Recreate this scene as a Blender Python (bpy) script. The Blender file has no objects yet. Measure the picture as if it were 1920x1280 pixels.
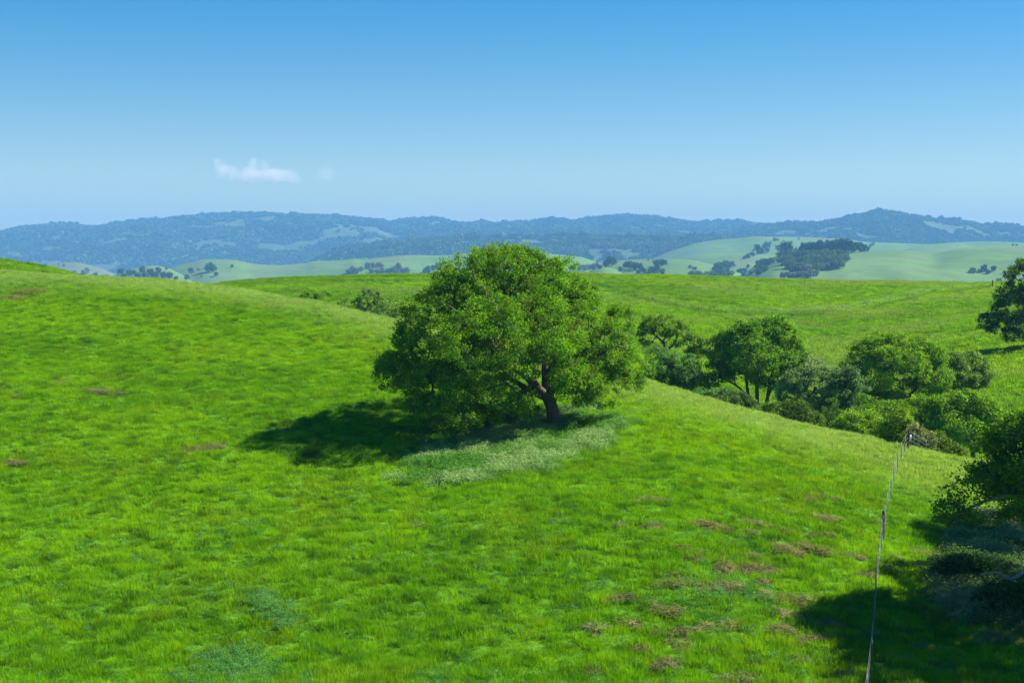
import bpy, math, random
import numpy as np
from mathutils import Vector

R = math.radians
rng = np.random.default_rng(7)
random.seed(7)
SC = bpy.context.scene
COL = SC.collection

# ------------------------------------------------------------------ camera, light, sky, exposure
SUN_EL, SUN_AZ = 41.0, 76.0           # azimuth clockwise from +Y (the view direction)
cam_d = bpy.data.cameras.new('camera'); cam = bpy.data.objects.new('camera', cam_d); COL.objects.link(cam)
cam_d.sensor_width = 36.0; cam_d.lens = 50.0
cam_d.clip_start = 0.1; cam_d.clip_end = 60000.0
PITCH = 3.65
cam.location = (0, 0, 0); cam.rotation_euler = (R(90 - PITCH), 0, 0)
SC.camera = cam

W = bpy.data.worlds.new('World'); SC.world = W; W.use_nodes = True
wn = W.node_tree; wn.nodes.clear()
sky = wn.nodes.new('ShaderNodeTexSky'); sky.sky_type = 'NISHITA'; sky.sun_disc = False
sky.sun_elevation = R(SUN_EL); sky.sun_rotation = R(SUN_AZ)
sky.altitude = 0; sky.air_density = 1.0; sky.dust_density = 0.1; sky.ozone_density = 4.0
bg = wn.nodes.new('ShaderNodeBackground'); bg.inputs['Strength'].default_value = 0.094
wo = wn.nodes.new('ShaderNodeOutputWorld')
hsv = wn.nodes.new('ShaderNodeHueSaturation'); hsv.inputs['Saturation'].default_value = 2.1; hsv.inputs['Hue'].default_value = 0.508
gm = wn.nodes.new('ShaderNodeGamma'); gm.inputs['Gamma'].default_value = 0.63
wn.links.new(sky.outputs[0], gm.inputs['Color']); wn.links.new(gm.outputs[0], hsv.inputs['Color']); wn.links.new(hsv.outputs[0], bg.inputs[0]); wn.links.new(bg.outputs[0], wo.inputs[0])

sun_d = bpy.data.lights.new('sun', 'SUN'); sun = bpy.data.objects.new('sun', sun_d); COL.objects.link(sun)
sun_d.energy = 5.0; sun_d.angle = R(0.55); sun_d.color = (1.0, 0.95, 0.86)
SV = Vector((math.cos(R(SUN_EL)) * math.sin(R(SUN_AZ)), math.cos(R(SUN_EL)) * math.cos(R(SUN_AZ)), math.sin(R(SUN_EL))))
sun.rotation_euler = SV.to_track_quat('Z', 'Y').to_euler(); sun.location = (60, 0, 60)

SC.view_settings.view_transform = 'Standard'; SC.view_settings.look = 'None'
SC.view_settings.exposure = 1.35; SC.view_settings.gamma = 1.0; SC.view_settings.use_curve_mapping = False
SC.render.engine = 'CYCLES'
SC.cycles.use_denoising = True
SC.cycles.max_bounces = 8; SC.cycles.diffuse_bounces = 3; SC.cycles.glossy_bounces = 2
SC.cycles.transmission_bounces = 4; SC.cycles.volume_bounces = 1; SC.cycles.transparent_max_bounces = 8
SC.cycles.volume_step_rate = 1.0

# ------------------------------------------------------------------ projection helpers
F = 2666.7
cp, sp = math.cos(R(PITCH)), math.sin(R(PITCH))
def slope(py):                                   # z / Y of the line of sight at photograph row py
    v = (640.0 - np.asarray(py, float)) / F
    return (v * cp - sp) / (cp + v * sp)
def at(px, py, Y):                               # point at photograph pixel, Y metres ahead
    u = (px - 960.0) / F; v = (640.0 - py) / F
    yy = cp + v * sp
    return np.array([u / yy * Y, Y, (v * cp - sp) / yy * Y])
def m_at(Y): return Y / F                        # metres per photograph pixel

# ------------------------------------------------------------------ noise
def _h(ix, iy, seed):
    n = (ix.astype(np.int64) * 374761393 + iy.astype(np.int64) * 668265263 + seed * 1442695041) & 0x7fffffff
    n = ((n ^ (n >> 13)) * 1274126177) & 0x7fffffff
    n = (n ^ (n >> 16)) & 0xffffff
    return n / float(0xffffff)
def vnoise(x, y, seed=0):
    x = np.asarray(x, float); y = np.asarray(y, float)
    ix = np.floor(x); iy = np.floor(y); fx = x - ix; fy = y - iy
    fx = fx * fx * fx * (fx * (fx * 6 - 15) + 10); fy = fy * fy * fy * (fy * (fy * 6 - 15) + 10)
    a = _h(ix, iy, seed); b = _h(ix + 1, iy, seed); c = _h(ix, iy + 1, seed); d = _h(ix + 1, iy + 1, seed)
    return (a * (1 - fx) + b * fx) * (1 - fy) + (c * (1 - fx) + d * fx) * fy
def fbm(x, y, seed=0, octv=4):
    s = 0; a = 0.5; t = 0; c, sn = math.cos(0.6), math.sin(0.6)
    for k in range(octv):
        s = s + a * vnoise(x, y, seed + k * 17); t += a
        x, y = (x * c - y * sn) * 2.03 + 5.1, (x * sn + y * c) * 2.03 + 1.7; a *= 0.5
    return s / t
def sstep(a, b, x):
    t = np.clip((np.asarray(x, float) - a) / (b - a), 0, 1); return t * t * (3 - 2 * t)

# ------------------------------------------------------------------ monotone cubic interpolation
def pchip_slopes(X, Yv):
    h = np.diff(X, axis=-1); d = np.diff(Yv, axis=-1) / h
    m = np.zeros_like(Yv)
    d0, d1 = d[..., :-1], d[..., 1:]; h0, h1 = h[..., :-1], h[..., 1:]
    w1, w2 = 2 * h1 + h0, h1 + 2 * h0
    ok = (d0 * d1) > 0
    with np.errstate(divide='ignore', invalid='ignore'):
        hm = (w1 + w2) / (w1 / np.where(d0 == 0, 1, d0) + w2 / np.where(d1 == 0, 1, d1))
    m[..., 1:-1] = np.where(ok, hm, 0)
    m[..., 0] = d[..., 0]; m[..., -1] = d[..., -1]
    return m
def pchip(X, Yv, q):
    X = np.asarray(X, float); Yv = np.asarray(Yv, float); q = np.asarray(q, float)
    m = pchip_slopes(X, Yv)
    k = np.clip(np.searchsorted(X, q) - 1, 0, len(X) - 2)
    h = X[k + 1] - X[k]; t = np.clip((q - X[k]) / h, 0, 1)
    return ((2*t**3 - 3*t**2 + 1) * Yv[k] + (t**3 - 2*t**2 + t) * h * m[k]
            + (-2*t**3 + 3*t**2) * Yv[k + 1] + (t**3 - t**2) * h * m[k + 1])

# ------------------------------------------------------------------ near terrain: control stations
# per column (photograph px): list of (Y, z) stations from the camera to beyond the far crest
def col_stations(brow_py, Yb, Y3, Y4, Y5, rest):
    s = [(2.0, -1.7), (20.0, -9.2)]
    s.append((50.0, slope(1280) * 50))
    s.append((Y3, slope(1000) * Y3))
    p4 = brow_py + (1000 - brow_py) * 0.5; p5 = brow_py + (1000 - brow_py) * 0.15
    s.append((Y4, slope(p4) * Y4)); s.append((Y5, slope(p5) * Y5))
    s.append((Yb, slope(brow_py) * Yb))
    for (Y, py) in rest: s.append((Y, slope(py) * Y))
    Yc = s[-1][0]; zc = s[-1][1]
    s += [(Yc + 25, zc - 1.6), (Yc + 110, zc - 16), (900.0, -58.0)]
    return s
CPX = [-2600, -600, 0, 120, 250, 450, 600, 740, 1000, 1225, 1400, 1530, 1700, 1850, 2200, 4500]
ST = [
 col_stations(430, 160, 69, 95, 130, [(175, 425), (195, 420), (215, 412), (235, 405), (250, 400)]),
 col_stations(490, 152, 69, 94, 127, [(167, 480), (185, 470), (210, 455), (230, 445), (245, 440)]),
 col_stations(512, 150, 69, 93, 126, [(165, 517), (185, 511), (210, 499), (230, 490.5), (245, 488)]),
 col_stations(517, 150, 69, 92.5, 125, [(165, 525), (185, 526), (210, 519), (232, 513), (248, 511)]),
 col_stations(524, 150, 69, 92, 124, [(165, 540), (185, 546), (215, 546), (250, 546), (300, 544)]),
 col_stations(543, 146, 68, 91.5, 121, [(162, 575), (182, 585), (212, 560), (255, 541), (305, 530)]),
 col_stations(570, 137, 68, 90, 116, [(153, 612), (172, 622), (208, 576), (255, 545), (312, 519.5)]),
 col_stations(600, 128, 68, 89, 111, [(144, 645), (160, 655), (195, 590), (255, 550), (320, 516)]),
 col_stations(662, 118, 67, 86, 104, [(132, 710), (148, 716), (188, 620), (260, 560), (340, 513)]),
 col_stations(722, 110, 66, 82, 98, [(122, 765), (138, 766), (185, 655), (265, 570), (350, 517)]),
 col_stations(770, 106, 68, 81.5, 96, [(119, 806), (137, 803), (183, 695), (275, 575), (360, 522.5)]),
 col_stations(806, 102, 70, 81, 94, [(115, 838), (133, 822), (182, 710), (280, 580), (370, 526)]),
 col_stations(846, 97, 74, 83, 92.5, [(110, 880), (127, 855), (168, 730), (262, 590), (375, 530)]),
 col_stations(872, 94, 77, 84, 91, [(107, 905), (121, 880), (147, 748), (215, 618), (362, 531)]),
 col_stations(915, 92, 78, 84, 89.5, [(105, 930), (118, 880), (138, 750), (185, 610), (330, 528)]),
 col_stations(915, 92, 78, 84, 89.5, [(105, 930), (118, 880), (138, 740), (180, 590), (330, 500)]),
]
STY = np.array([[a for a, b in s] for s in ST]); STZ = np.array([[b for a, b in s] for s in ST])
BROWY = STY[:, 6]
GPX = np.unique(np.concatenate([np.arange(-2600, -100, 60), np.arange(-100, 2021, 5), np.arange(2040, 4501, 60)])).astype(float)
GY = np.unique(np.concatenate([np.linspace(2, 44, 22), np.linspace(44, 160, 300), np.linspace(160, 430, 125), np.linspace(430, 900, 24)]))
K = STY.shape[1]
colY = np.stack([pchip(CPX, STY[:, k], GPX) for k in range(K)], 1)
colZ = np.stack([pchip(CPX, STZ[:, k], GPX) for k in range(K)], 1)
GZ = np.zeros((len(GPX), len(GY)))
for i in range(len(GPX)): GZ[i] = pchip(colY[i], colZ[i], GY)
# light smoothing along Y takes the kinks out of the control stations
GS = (GPX - 960.0) / F
XX = GS[:, None] * GY[None, :]; YY = np.repeat(GY[None, :], len(GPX), 0)
fade = sstep(25, 45, YY)
GZ += fade * ((fbm(XX / 9, YY / 9, 3, 3) - 0.5) * 0.55 + (fbm(XX / 1.5, YY / 1.3, 5, 3) - 0.5) * 0.18 + (fbm(XX / 0.8, YY / 0.8, 6, 2) - 0.5) * 0.20)
GZ += sstep(150, 200, YY) * (fbm(XX / 14, YY / 10, 9, 3) - 0.5) * 0.7
# the worn rut along the fence
def grid_z(x, y):
    x = np.asarray(x, float); y = np.asarray(y, float)
    px = 960 + F * x / np.maximum(y, 1)
    i = np.clip(np.searchsorted(GPX, px) - 1, 0, len(GPX) - 2); j = np.clip(np.searchsorted(GY, y) - 1, 0, len(GY) - 2)
    a = np.clip((px - GPX[i]) / (GPX[i + 1] - GPX[i]), 0, 1); b = np.clip((y - GY[j]) / (GY[j + 1] - GY[j]), 0, 1)
    return (GZ[i, j] * (1 - a) + GZ[i + 1, j] * a) * (1 - b) + (GZ[i, j + 1] * (1 - a) + GZ[i + 1, j + 1] * a) * b
def to_px(x, y, z):
    x = np.asarray(x, float)
    d = y * cp - z * sp; up = y * sp + z * cp
    return 960 + F * x / d, 640 - F * up / d

# ------------------------------------------------------------------ mesh and object helpers
def new_mesh(name, V, Fa, mats, smooth=False):
    V = np.asarray(V, np.float32); me = bpy.data.meshes.new(name)
    if isinstance(Fa, np.ndarray):
        nf, k = Fa.shape
        me.vertices.add(len(V)); me.vertices.foreach_set('co', V.ravel())
        me.loops.add(nf * k); me.loops.foreach_set('vertex_index', Fa.ravel().astype(np.int32))
        me.polygons.add(nf); me.polygons.foreach_set('loop_start', np.arange(0, nf * k, k, dtype=np.int32))
        try: me.polygons.foreach_set('loop_total', np.full(nf, k, np.int32))
        except Exception: pass
        me.update(calc_edges=True)
    else:
        me.from_pydata(V.tolist(), [], Fa); me.update()
    if mats is not None:
        for m in (mats if isinstance(mats, (list, tuple)) else [mats]): me.materials.append(m)
    if smooth: me.polygons.foreach_set('use_smooth', np.ones(len(me.polygons), bool))
    return me
def tint(me, C):                                     # per-vertex colour of the thing itself
    at_ = me.attributes.new('tint', 'FLOAT_COLOR', 'POINT')
    C = np.concatenate([np.asarray(C, np.float32), np.ones((len(C), 1), np.float32)], 1)
    at_.data.foreach_set('color', C.ravel())
def link(name, me, parent=None, loc=None):
    o = bpy.data.objects.new(name, me); COL.objects.link(o)
    if parent is not None: o.parent = parent
    if loc is not None: o.location = [float(v) for v in loc]
    return o
def tag(o, label=None, cat=None, group=None, kind=None):
    if label: o['label'] = label
    if cat: o['category'] = cat
    if group: o['group'] = group
    if kind: o['kind'] = kind
    return o
def empty(name, loc): 
    o = bpy.data.objects.new(name, None); COL.objects.link(o); o.location = [float(v) for v in loc]; o.empty_display_size = 0.3
    return o
def unit(v): return v / np.maximum(np.linalg.norm(v, axis=-1, keepdims=True), 1e-9)

# ------------------------------------------------------------------ materials
def mat(name): 
    m = bpy.data.materials.new(name); m.use_nodes = True; m.node_tree.nodes.clear(); return m, m.node_tree
def foliage_mat(name, attr_type='GEOMETRY', transl=0.35, gloss=0.05, rough=0.45, gain=1.0):
    m, t = mat(name); N = t.nodes; L = t.links
    a = N.new('ShaderNodeAttribute'); a.attribute_type = attr_type; a.attribute_name = 'tint'
    d = N.new('ShaderNodeBsdfDiffuse'); tr = N.new('ShaderNodeBsdfTranslucent'); g = N.new('ShaderNodeBsdfGlossy')
    g.inputs['Roughness'].default_value = rough; g.inputs['Color'].default_value = (1, 1, 1, 1)
    mx = N.new('ShaderNodeMixShader'); mx.inputs[0].default_value = transl
    mg = N.new('ShaderNodeMixShader'); mg.inputs[0].default_value = gloss
    hs = N.new('ShaderNodeMix'); hs.data_type = 'RGBA'; hs.blend_type = 'MULTIPLY'; hs.inputs[0].default_value = 1
    hs.inputs[7].default_value = (1.55, 1.35, 0.55, 1)
    o = N.new('ShaderNodeOutputMaterial')
    L.new(a.outputs['Color'], d.inputs[0]); L.new(a.outputs['Color'], hs.inputs[6]); L.new(hs.outputs[2], tr.inputs[0])
    L.new(d.outputs[0], mx.inputs[1]); L.new(tr.outputs[0], mx.inputs[2])
    L.new(mx.outputs[0], mg.inputs[1]); L.new(g.outputs[0], mg.inputs[2]); L.new(mg.outputs[0], o.inputs[0])
    return m
LEAF = foliage_mat('leaf', 'GEOMETRY', 0.38, 0.006)
GRASS = foliage_mat('grass_blade', 'INSTANCER', 0.42, 0.002)
INSTLEAF = foliage_mat('far_leaf', 'INSTANCER', 0.2, 0.0)

def noise_mix_mat(name, stops, scale, detail=6, bump=0.3, bump_scale=None, bump_dist=0.05, rough=0.9, second=None):
    m, t = mat(name); N = t.nodes; L = t.links
    g = N.new('ShaderNodeNewGeometry')
    n = N.new('ShaderNodeTexNoise'); n.inputs['Scale'].default_value = scale; n.inputs['Detail'].default_value = detail; n.inputs['Roughness'].default_value = 0.65
    L.new(g.outputs['Position'], n.inputs['Vector'])
    r = N.new('ShaderNodeValToRGB'); L.new(n.outputs[0], r.inputs[0])
    while len(r.color_ramp.elements) < len(stops): r.color_ramp.elements.new(0.5)
    for e, (p, c) in zip(r.color_ramp.elements, stops): e.position = p; e.color = (*c, 1)
    col = r.outputs[0]
    if second:
        n2 = N.new('ShaderNodeTexNoise'); n2.inputs['Scale'].default_value = second[0]; n2.inputs['Detail'].default_value = 5
        L.new(g.outputs['Position'], n2.inputs['Vector'])
        r2 = N.new('ShaderNodeValToRGB'); r2.color_ramp.elements[0].position = second[1]; r2.color_ramp.elements[1].position = second[2]
        L.new(n2.outputs[0], r2.inputs[0])
        mx = N.new('ShaderNodeMix'); mx.data_type = 'RGBA'; L.new(r2.outputs[0], mx.inputs[0]); L.new(col, mx.inputs[6]); mx.inputs[7].default_value = (*second[3], 1)
        col = mx.outputs[2]
    b = N.new('ShaderNodeBsdfPrincipled'); b.inputs['Roughness'].default_value = rough; b.inputs['Specular IOR Level'].default_value = 0.15
    L.new(col, b.inputs['Base Color'])
    nb = N.new('ShaderNodeTexNoise'); nb.inputs['Scale'].default_value = bump_scale or scale * 3; nb.inputs['Detail'].default_value = 5
    L.new(g.outputs['Position'], nb.inputs['Vector'])
    bp = N.new('ShaderNodeBump'); bp.inputs['Strength'].default_value = bump; bp.inputs['Distance'].default_value = bump_dist
    L.new(nb.outputs[0], bp.inputs['Height']); L.new(bp.outputs[0], b.inputs['Normal'])
    o = N.new('ShaderNodeOutputMaterial'); L.new(b.outputs[0], o.inputs[0])
    return m
M_MEADOW = noise_mix_mat('meadow_soil', [(0.3, (0.035, 0.10, 0.004)), (0.55, (0.08, 0.21, 0.005)), (0.75, (0.12, 0.27, 0.008))], 0.9, bump=0.6, bump_scale=4, bump_dist=0.15)
M_HILL = noise_mix_mat('hill_grass', [(0.3, (0.06, 0.125, 0.022)), (0.5, (0.085, 0.165, 0.03)), (0.7, (0.115, 0.19, 0.045))], 0.006, bump=0.7, bump_scale=0.02, bump_dist=6.0, second=(0.009, 0.52, 0.72, (0.115, 0.125, 0.06)))
M_DUN = noise_mix_mat('dun_hill_grass', [(0.3, (0.085, 0.11, 0.045)), (0.7, (0.13, 0.145, 0.06))], 0.01, bump=0.5, bump_scale=0.05, bump_dist=3.0)
M_MOUNT = noise_mix_mat('mountain_ground', [(0.3, (0.05, 0.075, 0.03)), (0.6, (0.075, 0.11, 0.04)), (0.8, (0.13, 0.16, 0.065))], 0.007, bump=0.6, bump_scale=0.03, bump_dist=8.0)
M_BARK = noise_mix_mat('bark', [(0.3, (0.05, 0.04, 0.034)), (0.6, (0.13, 0.105, 0.09)), (0.8, (0.26, 0.23, 0.20))], 5, bump=1.0, bump_scale=14, bump_dist=0.06)
M_TWIG = noise_mix_mat('twig_bark', [(0.3, (0.07, 0.06, 0.045)), (0.7, (0.16, 0.14, 0.11))], 4, bump=0.5, bump_scale=12, bump_dist=0.02)
M_PALEBARK = noise_mix_mat('pale_bark', [(0.3, (0.16, 0.15, 0.14)), (0.7, (0.36, 0.34, 0.31))], 5, bump=0.7, bump_scale=12, bump_dist=0.03)
M_WOOD = noise_mix_mat('weathered_post', [(0.3, (0.05, 0.035, 0.028)), (0.7, (0.16, 0.12, 0.10))], 6, bump=0.5, bump_scale=20, bump_dist=0.01)
def metal_mat(name, c, rough, metallic=0.8):
    m, t = mat(name); b = t.nodes.new('ShaderNodeBsdfPrincipled'); o = t.nodes.new('ShaderNodeOutputMaterial'); t.links.new(b.outputs[0], o.inputs[0])
    n = t.nodes.new('ShaderNodeTexNoise'); n.inputs['Scale'].default_value = 9; r = t.nodes.new('ShaderNodeValToRGB')
    r.color_ramp.elements[0].color = (*[v * 0.6 for v in c], 1); r.color_ramp.elements[1].color = (*c, 1)
    t.links.new(n.outputs[0], r.inputs[0]); t.links.new(r.outputs[0], b.inputs['Base Color'])
    b.inputs['Roughness'].default_value = rough; b.inputs['Metallic'].default_value = metallic; return m
M_WIRE = metal_mat('galvanised_wire', (0.36, 0.38, 0.40), 0.55, 0.5)
M_TPOST = metal_mat('painted_steel_post', (0.10, 0.10, 0.085), 0.6, 0.3)
M_WHITE = metal_mat('white_plastic', (0.8, 0.8, 0.8), 0.4, 0.0)

# ------------------------------------------------------------------ near ground sheet
def grid_sheet(name, X, Y, Z, material, kind='structure'):
    nx, ny = X.shape
    V = np.stack([X, Y, Z], -1).reshape(-1, 3)
    idx = np.arange(nx * ny).reshape(nx, ny)
    Fa = np.stack([idx[:-1, :-1], idx[1:, :-1], idx[1:, 1:], idx[:-1, 1:]], -1).reshape(-1, 4)
    o = link(name, new_mesh(name, V, Fa, material, smooth=True)); tag(o, kind=kind); return o
grid_sheet('ground', XX, YY, GZ, M_MEADOW)

# ------------------------------------------------------------------ distant ridges
SURF = []                                           # (name, fn z(s, Y), Y0, Y1, s0, s1)
SURF.append(('ground', lambda s, Y: grid_z(s * Y, Y), 30, 880, -1, 1))
def ridge(name, crest, Y0, Yc, base_z, material, amp=8.0, scale=300.0, step=8, rows=44, power=1.0, seed=1, back=None, curve=0.0):
    Y0 *= FS; Yc *= FS; amp *= FS; scale *= FS
    cx = np.array([c[0] for c in crest], float); cy = np.array([c[1] for c in crest], float)
    pxs = np.arange(cx[0], cx[-1] + 1, step, dtype=float)
    cz = slope(pchip(cx, cy, pxs)) * Yc
    s = (pxs - 960) / F
    back = back or (Yc - Y0) * 0.5
    def zf(sq, Y):
        c = np.interp(sq, s, cz)
        t = np.clip((Y - Y0) / (Yc - Y0), 0, 1)
        sh = np.sin(t * math.pi / 2) ** power
        z = base_z + (c - base_z) * sh
        n = fbm(sq * Yc / scale + seed * 3.3, Y / scale * 1.0, seed, 4) - 0.5
        z = z + n * amp * 2 * np.clip(4 * sh * (1 - sh), 0, 1) ** 0.7 * (t < 1)
        z = np.where(Y > Yc, c - (Y - Yc) ** 2 / (back ** 2) * (np.abs(c - base_z) + 15), z)
        return z
    Yr = np.concatenate([Y0 + (Yc - Y0) * (np.linspace(0, 1, rows)), Yc + back * np.linspace(0.06, 1, 8)])
    S_, Y_ = np.meshgrid(s, Yr, indexing='ij')
    Z_ = zf(S_, Y_)
    grid_sheet(name, S_ * Y_, Y_, Z_, material)
    SURF.append((name, zf, Y0, Yc + back * 0.3, s[0], s[-1]))
    return zf

FS = 1.8
BZ = -62.0 * FS
mount_crest = [(-1500, 440), (-600, 446), (-200, 444), (0, 440), (13, 436), (33, 431), (90, 425), (127, 424), (180, 428), (207, 424), (267, 418), (333, 412), (400, 406), (427, 404), (460, 405), (500, 403), (540, 406), (583, 408), (645, 410), (681, 413), (712, 416), (727, 421), (754, 418), (775, 414), (817, 415), (856, 420), (900, 422), (930, 422), (1000, 420), (1040, 415), (1074, 417), (1090, 413), (1127, 410), (1164, 407), (1189, 410), (1258, 415), (1315, 421), (1384, 420), (1443, 424), (1495, 423), (1560, 424), (1700, 430), (1900, 434), (2400, 440), (3400, 436)]
zM1 = ridge('mountain_range', mount_crest, 3400, 4700, BZ - 18, M_MOUNT, amp=30, scale=300, step=6, rows=80, seed=11, power=1.15)
near_m = [(1250, 470), (1380, 436), (1440, 428), (1490, 423), (1522, 422), (1565, 415), (1600, 410), (1615, 409), (1630, 403), (1645, 400), (1665, 402), (1680, 406), (1715, 408), (1740, 413), (1765, 416), (1810, 419), (1850, 427), (1885, 426), (1920, 431), (2200, 440), (2800, 450)]
zM2 = ridge('near_mountain', near_m, 3000, 3900, BZ - 10, M_MOUNT, amp=20, scale=260, step=6, rows=70, seed=23, power=1.15)
zF = ridge('wooded_foothill', [(560, 505), (640, 474), (700, 463), (800, 452), (900, 448), (1040, 449), (1130, 448), (1200, 448), (1340, 451), (1420, 461), (1500, 475), (1640, 510)], 2600, 3100, BZ, M_MOUNT, amp=13, scale=220, step=6, rows=60, seed=31)
zP = ridge('grassy_plateau', [(1180, 505), (1260, 470), (1320, 453), (1352, 449), (1384, 446.5), (1418, 443.5), (1452, 444), (1490, 444), (1540, 446), (1590, 449), (1615, 453), (1690, 456), (1740, 458), (1790, 454), (1860, 453), (1920, 455), (2400, 458), (3000, 470)], 2050, 2450, BZ, M_HILL, amp=12, scale=200, seed=37)
zL0 = ridge('dun_hill', [(-400, 500), (-100, 512), (40, 507), (70, 500), (90, 496), (140, 492), (180, 500), (215, 513), (270, 535)], 1800, 2300, BZ, M_DUN, amp=4, scale=120, seed=41, step=5)
zL1 = ridge('long_green_hill', [(240, 575), (285, 525), (320, 503), (350, 494), (393, 486), (433, 487), (483, 495), (520, 497), (567, 494), (593, 489.5), (640, 488), (665, 485), (681, 486), (720, 482), (770, 478), (822, 479), (900, 473), (1000, 473), (1054, 478), (1086, 481), (1109, 488), (1150, 505), (1210, 545)], 1350, 1950, BZ, M_HILL, amp=10, scale=130, seed=43, step=5)
zL2 = ridge('small_green_hill', [(170, 545), (215, 516), (250, 504), (290, 498), (313, 502), (345, 517), (390, 545)], 1250, 1650, BZ, M_HILL, amp=3, scale=110, seed=47, step=5)
zR2 = ridge('back_green_hill', [(1560, 520), (1690, 469), (1735, 460), (1772, 457), (1797, 457), (1822, 462), (1900, 472), (2000, 485)], 1700, 2100, BZ, M_HILL, amp=3, scale=150, seed=53, step=5)
zC2 = ridge('middle_green_hill', [(1180, 545), (1245, 503), (1280, 486), (1310, 478), (1350, 474), (1400, 473), (1430, 476), (1480, 482), (1540, 505), (1580, 530)], 1500, 1850, BZ, M_HILL, amp=4, scale=130, seed=59, step=5)
zC1 = ridge('low_round_hill', [(1060, 545), (1095, 515), (1130, 496), (1165, 488), (1200, 486), (1250, 485.5), (1290, 487), (1330, 495), (1380, 510), (1450, 540)], 1150, 1500, BZ, M_HILL, amp=4, scale=110, seed=61, step=5)
zC0 = ridge('green_mound', [(1070, 545), (1100, 512), (1118, 504), (1132, 501), (1148, 503), (1168, 514), (1200, 540)], 950, 1180, BZ + 8, M_HILL, amp=1, scale=90, seed=67, step=4)
zR1 = ridge('broad_green_hill', [(1330, 575), (1370, 530), (1400, 508), (1430, 490), (1460, 479), (1500, 476), (1540, 474), (1580, 470), (1615, 471), (1690, 469.5), (1715, 472), (1747, 474), (1785, 467.5), (1815, 463.5), (1860, 461.5), (1920, 460), (2300, 452), (3000, 440)], 900, 1400, BZ + 5, M_HILL, amp=9, scale=130, seed=71, step=5)
# valley floor under all of it
Xv, Yv = np.meshgrid(np.linspace(-11500, 11500, 30), np.linspace(700, 10150, 30), indexing='ij')
grid_sheet('valley_floor', Xv, Yv, np.full_like(Xv, BZ - 22), M_HILL)

def ground_at(px, py, only=None, ymin=30):
    Ys = np.geomspace(ymin, 9000, 2600)
    d = at(px, py, 1.0); s = d[0]; best = None
    for name, fn, Y0, Y1, s0, s1 in SURF:
        if only and name not in only: continue
        if not (s0 <= s <= s1): continue
        q = Ys[(Ys >= Y0) & (Ys <= Y1)]
        z = fn(np.full_like(q, s), q); hit = np.where(z >= d[2] * q)[0]
        if len(hit):
            Yh = q[hit[0]]
            if best is None or Yh < best[1]: best = (name, Yh, float(z[hit[0]]))
    if best is None: return None
    return np.array([s * best[1], best[1], best[2]]), best[0]

# ------------------------------------------------------------------ leaves and branches
def leaf_quads(C, Nrm, Ls, Ws):
    n = len(C)
    r = unit(rng.normal(size=(n, 3))); T = unit(np.cross(Nrm, r)); B = np.cross(Nrm, T)
    L = (Ls * 0.5)[:, None]; Wd = (Ws * 0.5)[:, None]
    V = np.stack([C - T * L, C + B * Wd - T * L * 0.1, C + T * L, C - B * Wd - T * L * 0.1], 1).reshape(-1, 3)
    return V, np.arange(4 * n).reshape(n, 4)
def tubes(P0, P1, R0, R1, sides=5):
    P0 = np.asarray(P0, float); P1 = np.asarray(P1, float); n = len(P0)
    d = unit(P1 - P0); ref = np.where(np.abs(d[:, 2:3]) > 0.9, np.array([[1.0, 0, 0]]), np.array([[0, 0, 1.0]]))
    u = unit(np.cross(d, ref)); v = np.cross(d, u)
    a = np.arange(sides) * 2 * math.pi / sides
    ring = u[:, None, :] * np.cos(a)[None, :, None] + v[:, None, :] * np.sin(a)[None, :, None]
    A = P0[:, None] + ring * np.asarray(R0)[:, None, None]; Bv = P1[:, None] + ring * np.asarray(R1)[:, None, None]
    V = np.concatenate([A, Bv], 1).reshape(-1, 3)
    k = np.arange(sides); k2 = (k + 1) % sides
    f = np.stack([k, k2, k2 + sides, k + sides], 1)
    Fa = (np.arange(n) * 2 * sides)[:, None, None] + f[None]
    return V, Fa.reshape(-1, 4)
def swept(points, radii, sides=12, knob=0.0, seed=0, sub=4):
    # smooth lofted trunk with uneven cross-section
    P = np.asarray(points, float); n = len(P); t = np.arange(n); q = np.linspace(0, n - 1, (n - 1) * sub + 1)
    C = np.stack([pchip(t, P[:, k], q) for k in range(3)], 1); Rr = pchip(t, radii, q)
    V = []; prev = None
    rs = np.random.default_rng(seed); ph = rs.uniform(0, 6.28, 6)
    for i in range(len(C)):
        d = C[min(i + 1, len(C) - 1)] - C[max(i - 1, 0)]; d = d / np.linalg.norm(d)
        if prev is None: u = np.cross(d, [0.3, 1, 0.1])
        else: u = prev - d * prev.dot(d)
        u = u / np.linalg.norm(u); prev = u; v = np.cross(d, u)
        for k in range(sides):
            a = 2 * math.pi * k / sides
            r = Rr[i] * (1 + knob * (0.5 * math.sin(3 * a + ph[0] + i * 0.12) + 0.35 * math.sin(5 * a + ph[1] - i * 0.2) + 0.3 * math.sin(i * 0.9 + ph[2] + 2 * a)))
            V.append(C[i] + (u * math.cos(a) + v * math.sin(a)) * r)
    Fa = []
    for i in range(len(C) - 1):
        for k in range(sides):
            k2 = (k + 1) % sides
            Fa.append([i * sides + k, i * sides + k2, (i + 1) * sides + k2, (i + 1) * sides + k])
    return np.array(V), np.array(Fa)

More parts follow.
